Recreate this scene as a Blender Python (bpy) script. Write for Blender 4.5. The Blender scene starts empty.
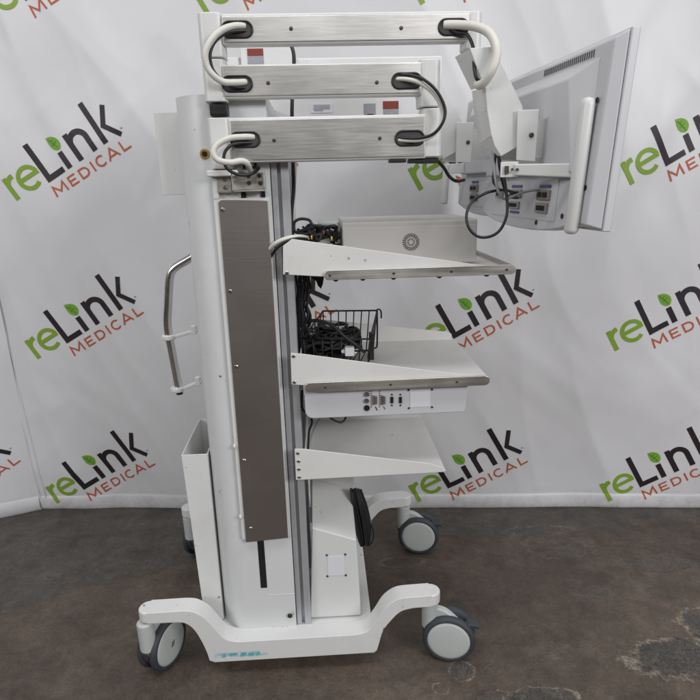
import bpy, bmesh, math, random
from mathutils import Vector as V, Matrix, noise
R = math.radians
random.seed(7)
sc = bpy.context.scene
COL = sc.collection
# ------------------------------------------------------------------ camera
f_, yaw_, pit_, roll_ = 589.4, .04576, .27375, -.02573
CAM = V((0, -1.4, 1.2))
FW = V((math.sin(yaw_)*math.cos(pit_), math.cos(yaw_)*math.cos(pit_), -math.sin(pit_)))
_r = V((math.cos(yaw_), -math.sin(yaw_), 0)); _u = _r.cross(FW)
RT = _r*math.cos(roll_) + _u*math.sin(roll_)
UP = -_r*math.sin(roll_) + _u*math.cos(roll_)
cd = bpy.data.cameras.new('camera'); cam = bpy.data.objects.new('camera', cd); COL.objects.link(cam)
cam.matrix_world = Matrix(((RT.x, UP.x, -FW.x, CAM.x), (RT.y, UP.y, -FW.y, CAM.y), (RT.z, UP.z, -FW.z, CAM.z), (0, 0, 0, 1)))
cd.sensor_fit = 'HORIZONTAL'; cd.sensor_width = 36; cd.lens = 36*f_/700
cd.clip_start = .05; cd.clip_end = 100
sc.camera = cam
# ------------------------------------------------------------------ world and lamps
sc.view_settings.view_transform = 'Standard'; sc.view_settings.look = 'None'
sc.view_settings.exposure = -.04; sc.view_settings.gamma = 1
w = bpy.data.worlds.new('World'); sc.world = w; w.use_nodes = True
wn = w.node_tree; wn.nodes.clear()
tc = wn.nodes.new('ShaderNodeTexCoord'); sx = wn.nodes.new('ShaderNodeSeparateXYZ')
mr = wn.nodes.new('ShaderNodeMapRange'); mr.inputs['From Min'].default_value = -1; mr.inputs['From Max'].default_value = 1
cr = wn.nodes.new('ShaderNodeValToRGB'); bg = wn.nodes.new('ShaderNodeBackground'); wo = wn.nodes.new('ShaderNodeOutputWorld')
e = cr.color_ramp.elements
e[0].position = 0; e[0].color = (.05, .042, .036, 1)
e[1].position = 1; e[1].color = (.85, .88, .9, 1)
for p, c in ((.47, (.10, .085, .075, 1)), (.53, (.30, .29, .28, 1)), (.72, (.62, .63, .63, 1))):
    q = e.new(p); q.color = c
bg.inputs['Strength'].default_value = .28
L = wn.links.new
L(tc.outputs['Generated'], sx.inputs[0]); L(sx.outputs['Z'], mr.inputs['Value']); L(mr.outputs[0], cr.inputs[0])
L(cr.outputs[0], bg.inputs['Color']); L(bg.outputs[0], wo.inputs['Surface'])
def area(loc, tgt, sx_, sy_, power, col):
    d = bpy.data.lights.new('ceiling_or_fill_lamp', 'AREA'); d.shape = 'RECTANGLE'; d.size = sx_; d.size_y = sy_; d.energy = power; d.color = col
    o = bpy.data.objects.new('ceiling_or_fill_lamp', d); COL.objects.link(o); o.location = loc
    o.rotation_euler = (V(tgt)-V(loc)).to_track_quat('-Z', 'Y').to_euler()
area((-.9, -1.3, 4.2), (-.2, .1, .6), 2.4, .6, 36, (.985, .985, 1))
area((1.3, -1.1, 4.2), (.4, .1, .6), 2.4, .6, 38, (.985, .985, 1))
area((-3.6, -3.4, 2.7), (0, .3, .5), 2.0, 1.0, 74, (.985, .98, 1))  # added fill from the left, lifts the lower banner; not a ceiling lamp
area((3.4, -3.8, 2.7), (.2, .3, .5), 2.0, 1.0, 120, (.985, .98, 1))  # added fill from the right, the strongest, for the banner's lower part
area((.5, -4.8, 3.3), (.1, .2, .7), 2.5, .8, 20, (.985, .98, 1))  # added frontal fill that brightens the steel arm covers
# ------------------------------------------------------------------ helpers
def at(px, py, Y):            # the point on the plane y = Y seen at that place of the 700 px photograph
    d = FW*f_ + RT*(px-350) - UP*(py-350)
    return CAM + d*((Y-CAM.y)/d.y)
def mat(name, col, rough=.5, metal=0, var=0, vs=8, bump=0, bs=200, spec=.5, coords='Object', wear=False):
    m = bpy.data.materials.new(name); m.use_nodes = True; nt = m.node_tree
    b = nt.nodes['Principled BSDF']
    b.inputs['Base Color'].default_value = (*col, 1); b.inputs['Roughness'].default_value = rough
    b.inputs['Metallic'].default_value = metal; b.inputs['Specular IOR Level'].default_value = spec
    t = nt.nodes.new('ShaderNodeTexCoord')
    if var:
        n = nt.nodes.new('ShaderNodeTexNoise'); n.inputs['Scale'].default_value = vs; n.inputs['Detail'].default_value = 6; n.inputs['Roughness'].default_value = .65
        r = nt.nodes.new('ShaderNodeValToRGB'); r.color_ramp.elements[0].position = .3; r.color_ramp.elements[1].position = .7
        r.color_ramp.elements[0].color = (*[c*(1-var) for c in col], 1); r.color_ramp.elements[1].color = (*[min(1, c*(1+var*.6)) for c in col], 1)
        nt.links.new(t.outputs[coords], n.inputs['Vector']); nt.links.new(n.outputs['Fac'], r.inputs[0]); nt.links.new(r.outputs[0], b.inputs['Base Color'])
        r2 = nt.nodes.new('ShaderNodeMapRange'); r2.inputs['To Min'].default_value = rough*.8; r2.inputs['To Max'].default_value = min(1, rough*1.25)
        nt.links.new(n.outputs['Fac'], r2.inputs['Value']); nt.links.new(r2.outputs[0], b.inputs['Roughness'])
    if wear:
        src = b.inputs['Base Color'].links[0].from_socket
        na = nt.nodes.new('ShaderNodeTexNoise'); na.inputs['Scale'].default_value = 55; na.inputs['Detail'].default_value = 3
        nb = nt.nodes.new('ShaderNodeTexNoise'); nb.inputs['Scale'].default_value = 5; nb.inputs['Detail'].default_value = 4
        nc = nt.nodes.new('ShaderNodeTexNoise'); nc.inputs['Scale'].default_value = 3.3; nc.inputs['Detail'].default_value = 9; nc.inputs['Roughness'].default_value = .75
        for q in (na, nb, nc): nt.links.new(t.outputs[coords], q.inputs['Vector'])
        ra = nt.nodes.new('ShaderNodeMapRange'); ra.inputs['From Min'].default_value = .70; ra.inputs['From Max'].default_value = .73; nt.links.new(na.outputs['Fac'], ra.inputs['Value'])
        rb = nt.nodes.new('ShaderNodeMapRange'); rb.inputs['From Min'].default_value = .5; rb.inputs['From Max'].default_value = .62; nt.links.new(nb.outputs['Fac'], rb.inputs['Value'])
        rc = nt.nodes.new('ShaderNodeMapRange'); rc.inputs['From Min'].default_value = .54; rc.inputs['From Max'].default_value = .72; rc.inputs['To Max'].default_value = .28; nt.links.new(nc.outputs['Fac'], rc.inputs['Value'])
        mm = nt.nodes.new('ShaderNodeMath'); mm.operation = 'MULTIPLY'; nt.links.new(ra.outputs[0], mm.inputs[0]); nt.links.new(rb.outputs[0], mm.inputs[1])
        m0 = nt.nodes.new('ShaderNodeMix'); m0.data_type = 'RGBA'; nt.links.new(rc.outputs[0], m0.inputs[0]); nt.links.new(src, m0.inputs[6]); m0.inputs[7].default_value = (.46, .45, .41, 1)
        m1 = nt.nodes.new('ShaderNodeMix'); m1.data_type = 'RGBA'; nt.links.new(mm.outputs[0], m1.inputs[0]); nt.links.new(m0.outputs[2], m1.inputs[6]); m1.inputs[7].default_value = (.20, .18, .16, 1)
        nt.links.new(m1.outputs[2], b.inputs['Base Color'])
    if bump:
        n2 = nt.nodes.new('ShaderNodeTexNoise'); n2.inputs['Scale'].default_value = bs; n2.inputs['Detail'].default_value = 3
        bp = nt.nodes.new('ShaderNodeBump'); bp.inputs['Strength'].default_value = bump; bp.inputs['Distance'].default_value = .001
        nt.links.new(t.outputs[coords], n2.inputs['Vector']); nt.links.new(n2.outputs['Fac'], bp.inputs['Height']); nt.links.new(bp.outputs[0], b.inputs['Normal'])
    return m
def brushed(name, col, rough, stretch, rv=.12, cv=.12):
    m = mat(name, col, rough, 1); nt = m.node_tree; b = nt.nodes['Principled BSDF']
    t = nt.nodes.new('ShaderNodeTexCoord'); mp = nt.nodes.new('ShaderNodeMapping'); mp.inputs['Scale'].default_value = stretch
    n = nt.nodes.new('ShaderNodeTexNoise'); n.inputs['Scale'].default_value = 1; n.inputs['Detail'].default_value = 5; n.inputs['Roughness'].default_value = .7
    n3 = nt.nodes.new('ShaderNodeTexNoise'); n3.inputs['Scale'].default_value = 7; n3.inputs['Detail'].default_value = 3
    mx = nt.nodes.new('ShaderNodeMath'); mx.operation = 'ADD'
    r = nt.nodes.new('ShaderNodeMapRange'); r.inputs['From Min'].default_value = .7; r.inputs['From Max'].default_value = 1.3; r.inputs['To Min'].default_value = rough-rv; r.inputs['To Max'].default_value = rough+rv
    c = nt.nodes.new('ShaderNodeValToRGB'); c.color_ramp.elements[0].position = .38; c.color_ramp.elements[1].position = .62
    c.color_ramp.elements[0].color = (*[x*(1-cv) for x in col], 1); c.color_ramp.elements[1].color = (*[min(1, x*(1+cv)) for x in col], 1)  # brush grain plus cloudy light and dark reflections painted into the colour
    hv = nt.nodes.new('ShaderNodeMath'); hv.operation = 'MULTIPLY'; hv.inputs[1].default_value = .5
    bp = nt.nodes.new('ShaderNodeBump'); bp.inputs['Strength'].default_value = .05; bp.inputs['Distance'].default_value = .0003
    l = nt.links.new
    l(t.outputs['Object'], mp.inputs[0]); l(mp.outputs[0], n.inputs['Vector']); l(t.outputs['Object'], n3.inputs['Vector'])
    l(n.outputs['Fac'], mx.inputs[0]); l(n3.outputs['Fac'], mx.inputs[1]); l(mx.outputs[0], r.inputs['Value']); l(r.outputs[0], b.inputs['Roughness'])
    l(mx.outputs[0], hv.inputs[0]); l(hv.outputs[0], c.inputs[0]); l(c.outputs[0], b.inputs['Base Color'])
    l(n.outputs['Fac'], bp.inputs['Height']); l(bp.outputs[0], b.inputs['Normal'])
    return m
M = dict(
    white=mat('white_powder_coat', (.70, .705, .69), .36, var=.05, vs=5, bump=.12, bs=350, wear=True),
    white2=mat('column_white', (.68, .69, .69), .32, var=.04, vs=3, wear=True),
    offwhite=mat('shelf_offwhite', (.70, .695, .67), .42, var=.05, vs=6, bump=.15, bs=400, wear=True),
    plastic=mat('monitor_plastic', (.58, .58, .60), .42, var=.03, vs=7, bump=.1, bs=500),
    hub=mat('caster_hub', (.50, .53, .51), .4, var=.05, vs=12),
    tyre=mat('tyre_rubber', (.045, .05, .06), .6, var=.2, vs=20),
    black=mat('black_rubber', (.012, .012, .013), .45),
    blackhole=mat('black_opening', (.005, .005, .005), .8), greyhole=mat('grommet_inside', (.05, .05, .05), .6), slit=mat('vent_slit', (.10, .10, .11), .7),
    wcable=mat('white_cable', (.68, .66, .60), .45, var=.06, vs=20),
    gcable=mat('grey_cable', (.34, .35, .37), .5),
    bar=brushed('brushed_bar_steel', (.74, .725, .69), .36, (14, 60, 300), .04, .16),
    rail=brushed('shelf_rail_steel', (.66, .64, .59), .42, (6, 40, 260)),
    plate=brushed('cover_plate_steel', (.44, .405, .38), .42, (6, 60, 500), .025, .04),
    chrome=brushed('handle_steel', (.72, .72, .71), .24, (60, 60, 60), .05, .05),
    alu=mat('aluminium_profile', (.55, .56, .58), .42, .55, var=.05, vs=30),
    screw=mat('screw_steel', (.45, .43, .40), .3, 1),
    darkscrew=mat('screw_dark', (.10, .085, .075), .4, .7),
    box=mat('device_case_grey', (.47, .455, .435), .38, var=.04, vs=6, bump=.1, bs=500),
    brass=mat('brass_yellow', (.52, .33, .08), .35, .8),
    sticker=mat('label_white', (.72, .72, .76), .5), stickergrey=mat('label_grey', (.33, .33, .37), .5, var=.25, vs=400),
    red=mat('label_red', (.22, .035, .025), .5), blue=mat('connector_blue', (.04, .07, .22), .4),
    yellow=mat('connector_yellow', (.55, .42, .03), .4), green=mat('mark_green', (.03, .25, .15), .5),
    conn=mat('connector_metal', (.35, .32, .28), .35, .8, var=.3, vs=150),
    lg=mat('print_green', (.20, .34, .025), .55), ll=mat('print_leaf', (.16, .36, .03), .5), lv=mat('print_leaf_vein', (.07, .20, .02), .5),
    ld=mat('print_dark', (.016, .009, .012), .5), lo=mat('print_orange', (.46, .10, .035), .55), lt=mat('print_grey', (.22, .22, .25), .6),
)
# base paint with teal scuff and chips
def base_mat():
    m = mat('base_frame_paint', (.70, .705, .69), .36, var=.05, vs=4, wear=True); nt = m.node_tree; b = nt.nodes['Principled BSDF']
    src = b.inputs['Base Color'].links[0].from_socket; l = nt.links.new
    t = nt.nodes.new('ShaderNodeTexCoord'); s = nt.nodes.new('ShaderNodeSeparateXYZ'); l(t.outputs['Object'], s.inputs[0])
    def inside(sock, c, h, soft):
        a = nt.nodes.new('ShaderNodeMath'); a.operation = 'SUBTRACT'; l(sock, a.inputs[0]); a.inputs[1].default_value = c
        ab = nt.nodes.new('ShaderNodeMath'); ab.operation = 'ABSOLUTE'; l(a.outputs[0], ab.inputs[0])
        r = nt.nodes.new('ShaderNodeMapRange'); r.inputs['From Min'].default_value = h; r.inputs['From Max'].default_value = h-soft; l(ab.outputs[0], r.inputs['Value']); return r.outputs[0]
    def mul(a, c):
        q = nt.nodes.new('ShaderNodeMath'); q.operation = 'MULTIPLY'; l(a, q.inputs[0]); l(c, q.inputs[1]); return q.outputs[0]
    def thr(scale, lo, hi, st=(1, 1, 1)):
        mp = nt.nodes.new('ShaderNodeMapping'); mp.inputs['Scale'].default_value = st; l(t.outputs['Object'], mp.inputs[0])
        n = nt.nodes.new('ShaderNodeTexNoise'); n.inputs['Scale'].default_value = scale; n.inputs['Detail'].default_value = 4; l(mp.outputs[0], n.inputs['Vector'])
        r = nt.nodes.new('ShaderNodeMapRange'); r.inputs['From Min'].default_value = lo; r.inputs['From Max'].default_value = hi; l(n.outputs['Fac'], r.inputs['Value']); return r.outputs[0]
    teal = mul(mul(inside(s.outputs['X'], -.238, .072, .03), inside(s.outputs['Z'], .0655, .009, .005)), mul(inside(s.outputs['Y'], -.16, .02, .002), thr(75, .42, .52)))
    chips = mul(thr(38, .70, .72), thr(7, .45, .55))
    m1 = nt.nodes.new('ShaderNodeMix'); m1.data_type = 'RGBA'; l(teal, m1.inputs[0]); l(src, m1.inputs[6]); m1.inputs[7].default_value = (.10, .42, .46, 1)
    m2 = nt.nodes.new('ShaderNodeMix'); m2.data_type = 'RGBA'; l(chips, m2.inputs[0]); l(m1.outputs[2], m2.inputs[6]); m2.inputs[7].default_value = (.10, .09, .08, 1)
    l(m2.outputs[2], b.inputs['Base Color']); return m
M['base'] = base_mat()

EACH = {'port_hole', 'screw', 'rivet', 'bolt', 'port', 'port_stripe', 'joint_cap', 'cable_clip', 'clip_insert', 'socket', 'bnc_socket', 'serial_socket', 'cap', 'caster_stem', 'bumper', 'plug', 'strap_bolt'}
class B:
    def __init__(s): s.bm = bmesh.new(); s.mi = 0
    def faces(s, vs, fs):
        v = [s.bm.verts.new(p) for p in vs]
        for f in fs:
            try: q = s.bm.faces.new([v[i] for i in f]); q.material_index = s.mi
            except ValueError: pass
        return v
    def box(s, x0, x1, y0, y1, z0, z1):
        x0, x1 = sorted((x0, x1)); y0, y1 = sorted((y0, y1)); z0, z1 = sorted((z0, z1))
        s.faces([(x, y, z) for z in (z0, z1) for x, y in ((x0, y0), (x1, y0), (x1, y1), (x0, y1))],
                [(3, 2, 1, 0), (4, 5, 6, 7), (0, 1, 5, 4), (1, 2, 6, 5), (2, 3, 7, 6), (3, 0, 4, 7)]); return s
    def hexa(s, a, b):            # two quads -> closed frustum
        s.faces([*a, *b], [(3, 2, 1, 0), (4, 5, 6, 7), (0, 1, 5, 4), (1, 2, 6, 5), (2, 3, 7, 6), (3, 0, 4, 7)]); return s
    def prism(s, pts, d, off):    # 3-D outline extruded by a vector; off moves it first
        d = V(d); off = V(off); n = len(pts); a = [V(p)+off for p in pts]
        vs = [*a, *[p+d for p in a]]
        s.faces(vs, [tuple(range(n)), tuple(range(2*n-1, n-1, -1))] + [(i, i+n, (i+1) % n+n, (i+1) % n) for i in range(n)]); return s
    def xz(s, pts, y0, y1): return s.prism([(x, y0, z) for x, z in pts], (0, y1-y0, 0), (0, 0, 0))
    def xy(s, pts, z0, z1): return s.prism([(x, y, z0) for x, y in pts], (0, 0, z1-z0), (0, 0, 0))
    def cyl(s, p0, p1, r0, r1=None, n=24, cap=True):
        p0, p1 = V(p0), V(p1); r1 = r0 if r1 is None else r1
        q = (p1-p0).to_track_quat('Z', 'Y'); vs = []
        for p, r in ((p0, r0), (p1, r1)):
            vs += [p + q @ V((math.cos(2*math.pi*i/n)*r, math.sin(2*math.pi*i/n)*r, 0)) for i in range(n)]
        fs = [(i, (i+1) % n, (i+1) % n+n, i+n) for i in range(n)]
        if cap: fs += [tuple(range(n-1, -1, -1)), tuple(range(n, 2*n))]
        s.faces(vs, fs); return s
    def lathe(s, o, ax, prof, n=40):       # prof: (distance along axis, radius)
        q = V(ax).to_track_quat('Z', 'Y'); o = V(o); vs = []
        for h, r in prof: vs += [o + q @ V((math.cos(2*math.pi*i/n)*r, math.sin(2*math.pi*i/n)*r, h)) for i in range(n)]
        fs = []
        for k in range(len(prof)-1): fs += [(k*n+i, k*n+(i+1) % n, (k+1)*n+(i+1) % n, (k+1)*n+i) for i in range(n)]
        fs += [tuple(range(n-1, -1, -1)), tuple(range((len(prof)-1)*n, len(prof)*n))]
        s.faces(vs, fs); return s
    def tube(s, pts, r, n=10, sub=8, closed=False):
        P = [V(p) for p in pts]
        if sub > 1 and len(P) > 2:
            Q = []; m = len(P)
            for i in range(m if closed else m-1):
                if closed: a, b, c, d = P[i-1], P[i], P[(i+1) % m], P[(i+2) % m]
                else: a, b, c, d = P[max(i-1, 0)], P[i], P[i+1], P[min(i+2, m-1)]
                for k in range(sub):
                    t = k/sub
                    Q.append(.5*((2*b)+(c-a)*t+(2*a-5*b+4*c-d)*t*t+(3*b-a-3*c+d)*t**3))
            if not closed: Q.append(P[-1])
            P = Q
        m = len(P); T = (P[1]-P[0]).normalized(); N = T.orthogonal().normalized(); rings = []
        for i, p in enumerate(P):
            if closed: t = (P[(i+1) % m]-P[i-1]).normalized()
            else: t = (P[min(i+1, m-1)]-P[max(i-1, 0)]).normalized()
            N = (N - t*N.dot(t)).normalized(); Bn = t.cross(N)
            rings.append([s.bm.verts.new(p + (N*math.cos(2*math.pi*k/n)+Bn*math.sin(2*math.pi*k/n))*r) for k in range(n)])
        for i in range(m if closed else m-1):
            a, b = rings[i], rings[(i+1) % m]
            for k in range(n): q = s.bm.faces.new((a[k], a[(k+1) % n], b[(k+1) % n], b[k])); q.material_index = s.mi; q.smooth = True
        if not closed:
            for rr in (rings[0][::-1], rings[-1]): q = s.bm.faces.new(rr); q.material_index = s.mi
        return s
    def out(s, name, mats, parent=None, bev=0, smooth=False, seg=2, label=None, subd=0):
        if name in EACH:
            s.bm.verts.index_update(); seen = {}; isl = []
            for v in s.bm.verts:
                if v in seen: continue
                st = [v]; seen[v] = len(isl); cur = []
                while st:
                    q = st.pop(); cur.append(q)
                    for ed in q.link_edges:
                        o_ = ed.other_vert(q)
                        if o_ not in seen: seen[o_] = len(isl); st.append(o_)
                isl.append(cur)
            if len(isl) > 1:
                last = None
                for cur in isl:
                    nb = B(); mp_ = {}; cs_ = set(cur)
                    for v in cur: mp_[v] = nb.bm.verts.new(v.co)
                    for f in s.bm.faces:
                        if f.verts[0] in cs_:
                            q = nb.bm.faces.new([mp_[v] for v in f.verts]); q.material_index = f.material_index; q.smooth = f.smooth
                    last = nb._out(name, mats, parent, bev, smooth, seg, label)
                s.bm.free(); return last
        return s._out(name, mats, parent, bev, smooth, seg, label)
    def _out(s, name, mats, parent=None, bev=0, smooth=False, seg=2, label=None):
        bmesh.ops.recalc_face_normals(s.bm, faces=s.bm.faces)
        me = bpy.data.meshes.new(name); s.bm.to_mesh(me); s.bm.free()
        for m in (mats if isinstance(mats, (list, tuple)) else [mats]): me.materials.append(M[m] if isinstance(m, str) else m)
        o = bpy.data.objects.new(name, me); COL.objects.link(o)
        if parent: o.parent = parent
        if bev:
            md = o.modifiers.new('bevel', 'BEVEL'); md.width = bev; md.segments = seg; md.limit_method = 'ANGLE'; md.angle_limit = R(35)
        if smooth or bev:
            for p in me.polygons: p.use_smooth = True
            try: me.set_sharp_from_angle(angle=R(38))
            except Exception: pass
            if bev:
                wm = o.modifiers.new('wn', 'WEIGHTED_NORMAL'); wm.keep_sharp = True
        if label: o['label'] = label
        return o
def tag(o, label, cat, group=None, kind=None):
    if label: o['label'] = label
    if cat: o['category'] = cat
    if group: o['group'] = group
    if kind: o['kind'] = kind
    return o
def thing(name, label, cat, loc=(0, 0, 0), group=None):
    o = bpy.data.objects.new(name, None); COL.objects.link(o); o.location = loc; o.empty_display_size = .1
    return tag(o, label, cat, group)
def hold(parent):     # children are written in world coordinates: undo the parent's own placement
    bpy.context.view_layer.update()
    inv = parent.matrix_world.inverted()
    for c in COL.objects:
        if c.parent == parent and not c.get('_k'): c.matrix_parent_inverse = inv
def screw(b, x, y, z, r=.004, ax=(0, -1, 0)):
    p = V((x, y, z)); a = V(ax).normalized()
    b.lathe(p, a, [(0, r), (.0012, r), (.0022, r*.65)], 14)
def stadium(cx, cz, hw, hh, n=10):
    out = []
    for i in range(n+1):
        t = -math.pi/2+math.pi*i/n; out.append((cx+hw-hh+math.cos(t)*hh, cz+math.sin(t)*hh))
    for i in range(n+1):
        t = math.pi/2+math.pi*i/n; out.append((cx-hw+hh+math.cos(t)*hh, cz+math.sin(t)*hh))
    return out
def arc(cx, cz, r, a0, a1, n=8):
    return [(cx+r*math.cos(R(a0+(a1-a0)*i/n)), cz+r*math.sin(R(a0+(a1-a0)*i/n))) for i in range(n+1)]
def smoothpath(pts, sub=6):
    P = [V((p[0], p[1], 0)) for p in pts]; Q = []
    for i in range(len(P)-1):
        a, b, c, d = P[max(i-1, 0)], P[i], P[i+1], P[min(i+2, len(P)-1)]
        for k in range(sub):
            t = k/sub; v = .5*((2*b)+(c-a)*t+(2*a-5*b+4*c-d)*t*t+(3*b-a-3*c+d)*t**3); Q.append((v.x, v.y))
    return Q+[(P[-1].x, P[-1].y)]

# ------------------------------------------------------------------ floor
def floor_mat():
    m = bpy.data.materials.new('stained_concrete'); m.use_nodes = True; nt = m.node_tree; l = nt.links.new; b = nt.nodes['Principled BSDF']
    t = nt.nodes.new('ShaderNodeTexCoord')
    def noi(sc_, det=6, ro=.6, dist=0, off=(0, 0, 0), st=(1, 1, 1)):
        mp = nt.nodes.new('ShaderNodeMapping'); mp.inputs['Location'].default_value = off; mp.inputs['Scale'].default_value = st; l(t.outputs['Object'], mp.inputs[0])
        n = nt.nodes.new('ShaderNodeTexNoise'); n.inputs['Scale'].default_value = sc_; n.inputs['Detail'].default_value = det; n.inputs['Roughness'].default_value = ro; n.inputs['Distortion'].default_value = dist
        l(mp.outputs[0], n.inputs['Vector']); return n.outputs['Fac']
    def rmp(x, a, c, lo=0, hi=1):
        r = nt.nodes.new('ShaderNodeMapRange'); r.inputs['From Min'].default_value = a; r.inputs['From Max'].default_value = c; r.inputs['To Min'].default_value = lo; r.inputs['To Max'].default_value = hi; l(x, r.inputs['Value']); return r.outputs[0]
    def mth(op, a, c, d=None):
        q = nt.nodes.new('ShaderNodeMath'); q.operation = op
        for i, v in enumerate((a, c) if d is None else (a, c, d)):
            if isinstance(v, (int, float)): q.inputs[i].default_value = v
            else: l(v, q.inputs[i])
        return q.outputs[0]
    def mix(fac, A, Bc):
        q = nt.nodes.new('ShaderNodeMix'); q.data_type = 'RGBA'
        if isinstance(fac, (int, float)): q.inputs[0].default_value = fac
        else: l(fac, q.inputs[0])
        for i, v in ((6, A), (7, Bc)):
            if isinstance(v, tuple): q.inputs[i].default_value = (*v, 1)
            else: l(v, q.inputs[i])
        return q.outputs[2]
    big = noi(1.6, 8, .62, .4)
    mid = noi(7, 8, .65, .3, (3, 1, 0)); fine = noi(60, 6, .7)
    col = mix(rmp(big, .35, .65), (.046, .034, .026), (.112, .086, .066))
    col = mix(mth('MULTIPLY', rmp(mid, .42, .66), .55), col, (.105, .080, .062))
    # warm stain
    col = mix(mth('MULTIPLY', rmp(noi(3.2, 7, .6, .8, (8, 2, 0)), .5, .66), .55), col, (.050, .034, .024))
    # cooler grey zone by the banner and at the left, with a ragged border
    sp = nt.nodes.new('ShaderNodeSeparateXYZ'); l(t.outputs['Object'], sp.inputs[0]); X, Y = sp.outputs['X'], sp.outputs['Y']
    lin = mth('ADD', mth('MULTIPLY', X, -.42), Y)                 # y - .42 x : diagonal border at the left
    wob = mth('MULTIPLY_ADD', noi(3.5, 8, .7), .5, -.25)
    edge = mth('ADD', lin, wob)
    leftz = mth('MULTIPLY', rmp(edge, .50, .545), rmp(X, -.1, -.35))
    rl = mth('MULTIPLY', rmp(mth('ADD', Y, wob), .36, .42), rmp(X, .2, .4))
    gz = mth('MAXIMUM', leftz, rl)
    col = mix(mth('MULTIPLY', gz, .75), col, mix(rmp(mid, .35, .65), (.046, .043, .040), (.080, .074, .068)))
    bord = mth('MULTIPLY', rmp(mth('ABSOLUTE', mth('SUBTRACT', edge, .52), 0), .05, .0), mth('MULTIPLY', rmp(X, -.1, -.35), rmp(noi(14, 8, .75), .46, .62)))
    col = mix(mth('MULTIPLY', bord, .75), col, (.10, .074, .052))
    # spalled patches: ragged blobs, grey inside, pale rim
    def patch(cx, cy, rx, ry, amp=.9, sc_=9, off=(0, 0, 0)):
        a = mth('DIVIDE', mth('SUBTRACT', X, cx), rx); c = mth('DIVIDE', mth('SUBTRACT', Y, cy), ry)
        d = mth('SQRT', mth('ADD', mth('MULTIPLY', a, a), mth('MULTIPLY', c, c)), 0)
        return mth('ADD', d, mth('MULTIPLY_ADD', noi(sc_, 7, .68, 0, off), amp*2, -amp))
    agg = nt.nodes.new('ShaderNodeTexVoronoi'); agg.inputs['Scale'].default_value = 260; agg.inputs['Randomness'].default_value = 1; l(t.outputs['Object'], agg.inputs['Vector'])
    an = noi(90, 6, .8, 0, (1, 1, 1)); am2 = noi(22, 5, .7, 0, (6, 1, 1))
    aggc = mix(rmp(mth('ADD', mth('MULTIPLY', agg.outputs['Distance'], .8), an), .60, 1.15), (.030, .027, .024), (.135, .125, .115))
    aggc = mix(rmp(am2, .35, .65, .0, .5), aggc, (.055, .050, .044))
    height = mth('MULTIPLY', fine, .3)
    rag = mth('ADD', mth('MULTIPLY', noi(11, 9, .74, .6, (3, 3, 3)), 1.7), mth('MULTIPLY', noi(34, 6, .7, .2, (8, 3, 3)), .55))
    rags = mth('ADD', mth('MULTIPLY', noi(30, 8, .75, .8, (7, 3, 3)), 1.7), mth('MULTIPLY', noi(80, 6, .7, .2, (8, 3, 9)), .55))
    for (cx, cy, rx, ry, am, ri, ins_) in PATCH:
        a = mth('DIVIDE', mth('SUBTRACT', X, cx), rx); c = mth('DIVIDE', mth('SUBTRACT', Y, cy), ry)
        d = mth('SQRT', mth('ADD', mth('MULTIPLY', a, a), mth('MULTIPLY', c, c)), 0)
        d = mth('ADD', d, mth('MULTIPLY_ADD', rag if rx > .06 else rags, am, -am*1.125))
        ins = rmp(d, .86, .80)
        col = mix(mth('MULTIPLY', ins, ins_), col, aggc)
        if ri:
            rim = mth('MULTIPLY', rmp(mth('ABSOLUTE', mth('SUBTRACT', d, .86), 0), .11, .02), rmp(noi(30, 8, .8, 0, (cx*9, cy*9, 0)), .42, .58))
            col = mix(mth('MULTIPLY', rim, ri), col, (.40, .34, .265))
        height = mth('SUBTRACT', height, mth('MULTIPLY', ins, mth('MULTIPLY_ADD', an, 1.6*ins_, .8*ins_)))
    # scuffs and specks
    sp1 = mth('MULTIPLY', rmp(noi(40, 7, .85, 0, (1, 5, 0)), .63, .68), rmp(noi(2.4, 6, .7, 0, (4, 4, 0)), .42, .56))
    sp2 = mth('MULTIPLY', rmp(noi(13, 8, .8, 1.2, (11, 5, 0)), .60, .66), rmp(noi(3, 6, .7, 0, (14, 4, 0)), .46, .6))
    col = mix(mth('MULTIPLY', sp2, .5), col, (.15, .125, .10))
    sp3 = mth('MULTIPLY', rmp(noi(17, 8, .8, 1.0, (21, 5, 0)), .58, .68), rmp(noi(2.2, 6, .7, 0, (24, 4, 0)), .46, .6))
    col = mix(mth('MULTIPLY', sp3, .55), col, (.030, .024, .020))
    col = mix(mth('MULTIPLY', sp1, .7), col, (.26, .235, .20))
    v = nt.nodes.new('ShaderNodeTexVoronoi'); v.inputs['Scale'].default_value = 3.2; v.feature = 'DISTANCE_TO_EDGE'
    mp = nt.nodes.new('ShaderNodeMapping'); mp.inputs['Scale'].default_value = (1, 2.5, 1); l(t.outputs['Object'], mp.inputs[0])
    nz = nt.nodes.new('ShaderNodeTexNoise'); nz.inputs['Scale'].default_value = 4; nz.inputs['Detail'].default_value = 8; l(mp.outputs[0], nz.inputs['Vector'])
    ad = nt.nodes.new('ShaderNodeVectorMath'); ad.operation = 'ADD'; l(mp.outputs[0], ad.inputs[0]); l(nz.outputs['Color'], ad.inputs[1]); l(ad.outputs[0], v.inputs['Vector'])
    crk = mth('MULTIPLY', rmp(v.outputs['Distance'], .012, .0), rmp(noi(2, 5, .6, 0, (9, 9, 0)), .52, .6))
    col = mix(mth('MULTIPLY', crk, .30), col, (.19, .165, .135))
    v2 = mth('MULTIPLY', rmp(noi(9, 10, .78, .3, (5, 0, 2)), .3, .7, .58, 1.42), mth('MULTIPLY', rmp(noi(38, 8, .85, .5, (2, 6, 2)), .3, .7, .68, 1.32), rmp(noi(150, 4, .8, 0, (2, 1, 2)), .3, .7, .72, 1.28)))
    hs = nt.nodes.new('ShaderNodeHueSaturation'); l(v2, hs.inputs['Value']); l(col, hs.inputs['Color'])
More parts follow.
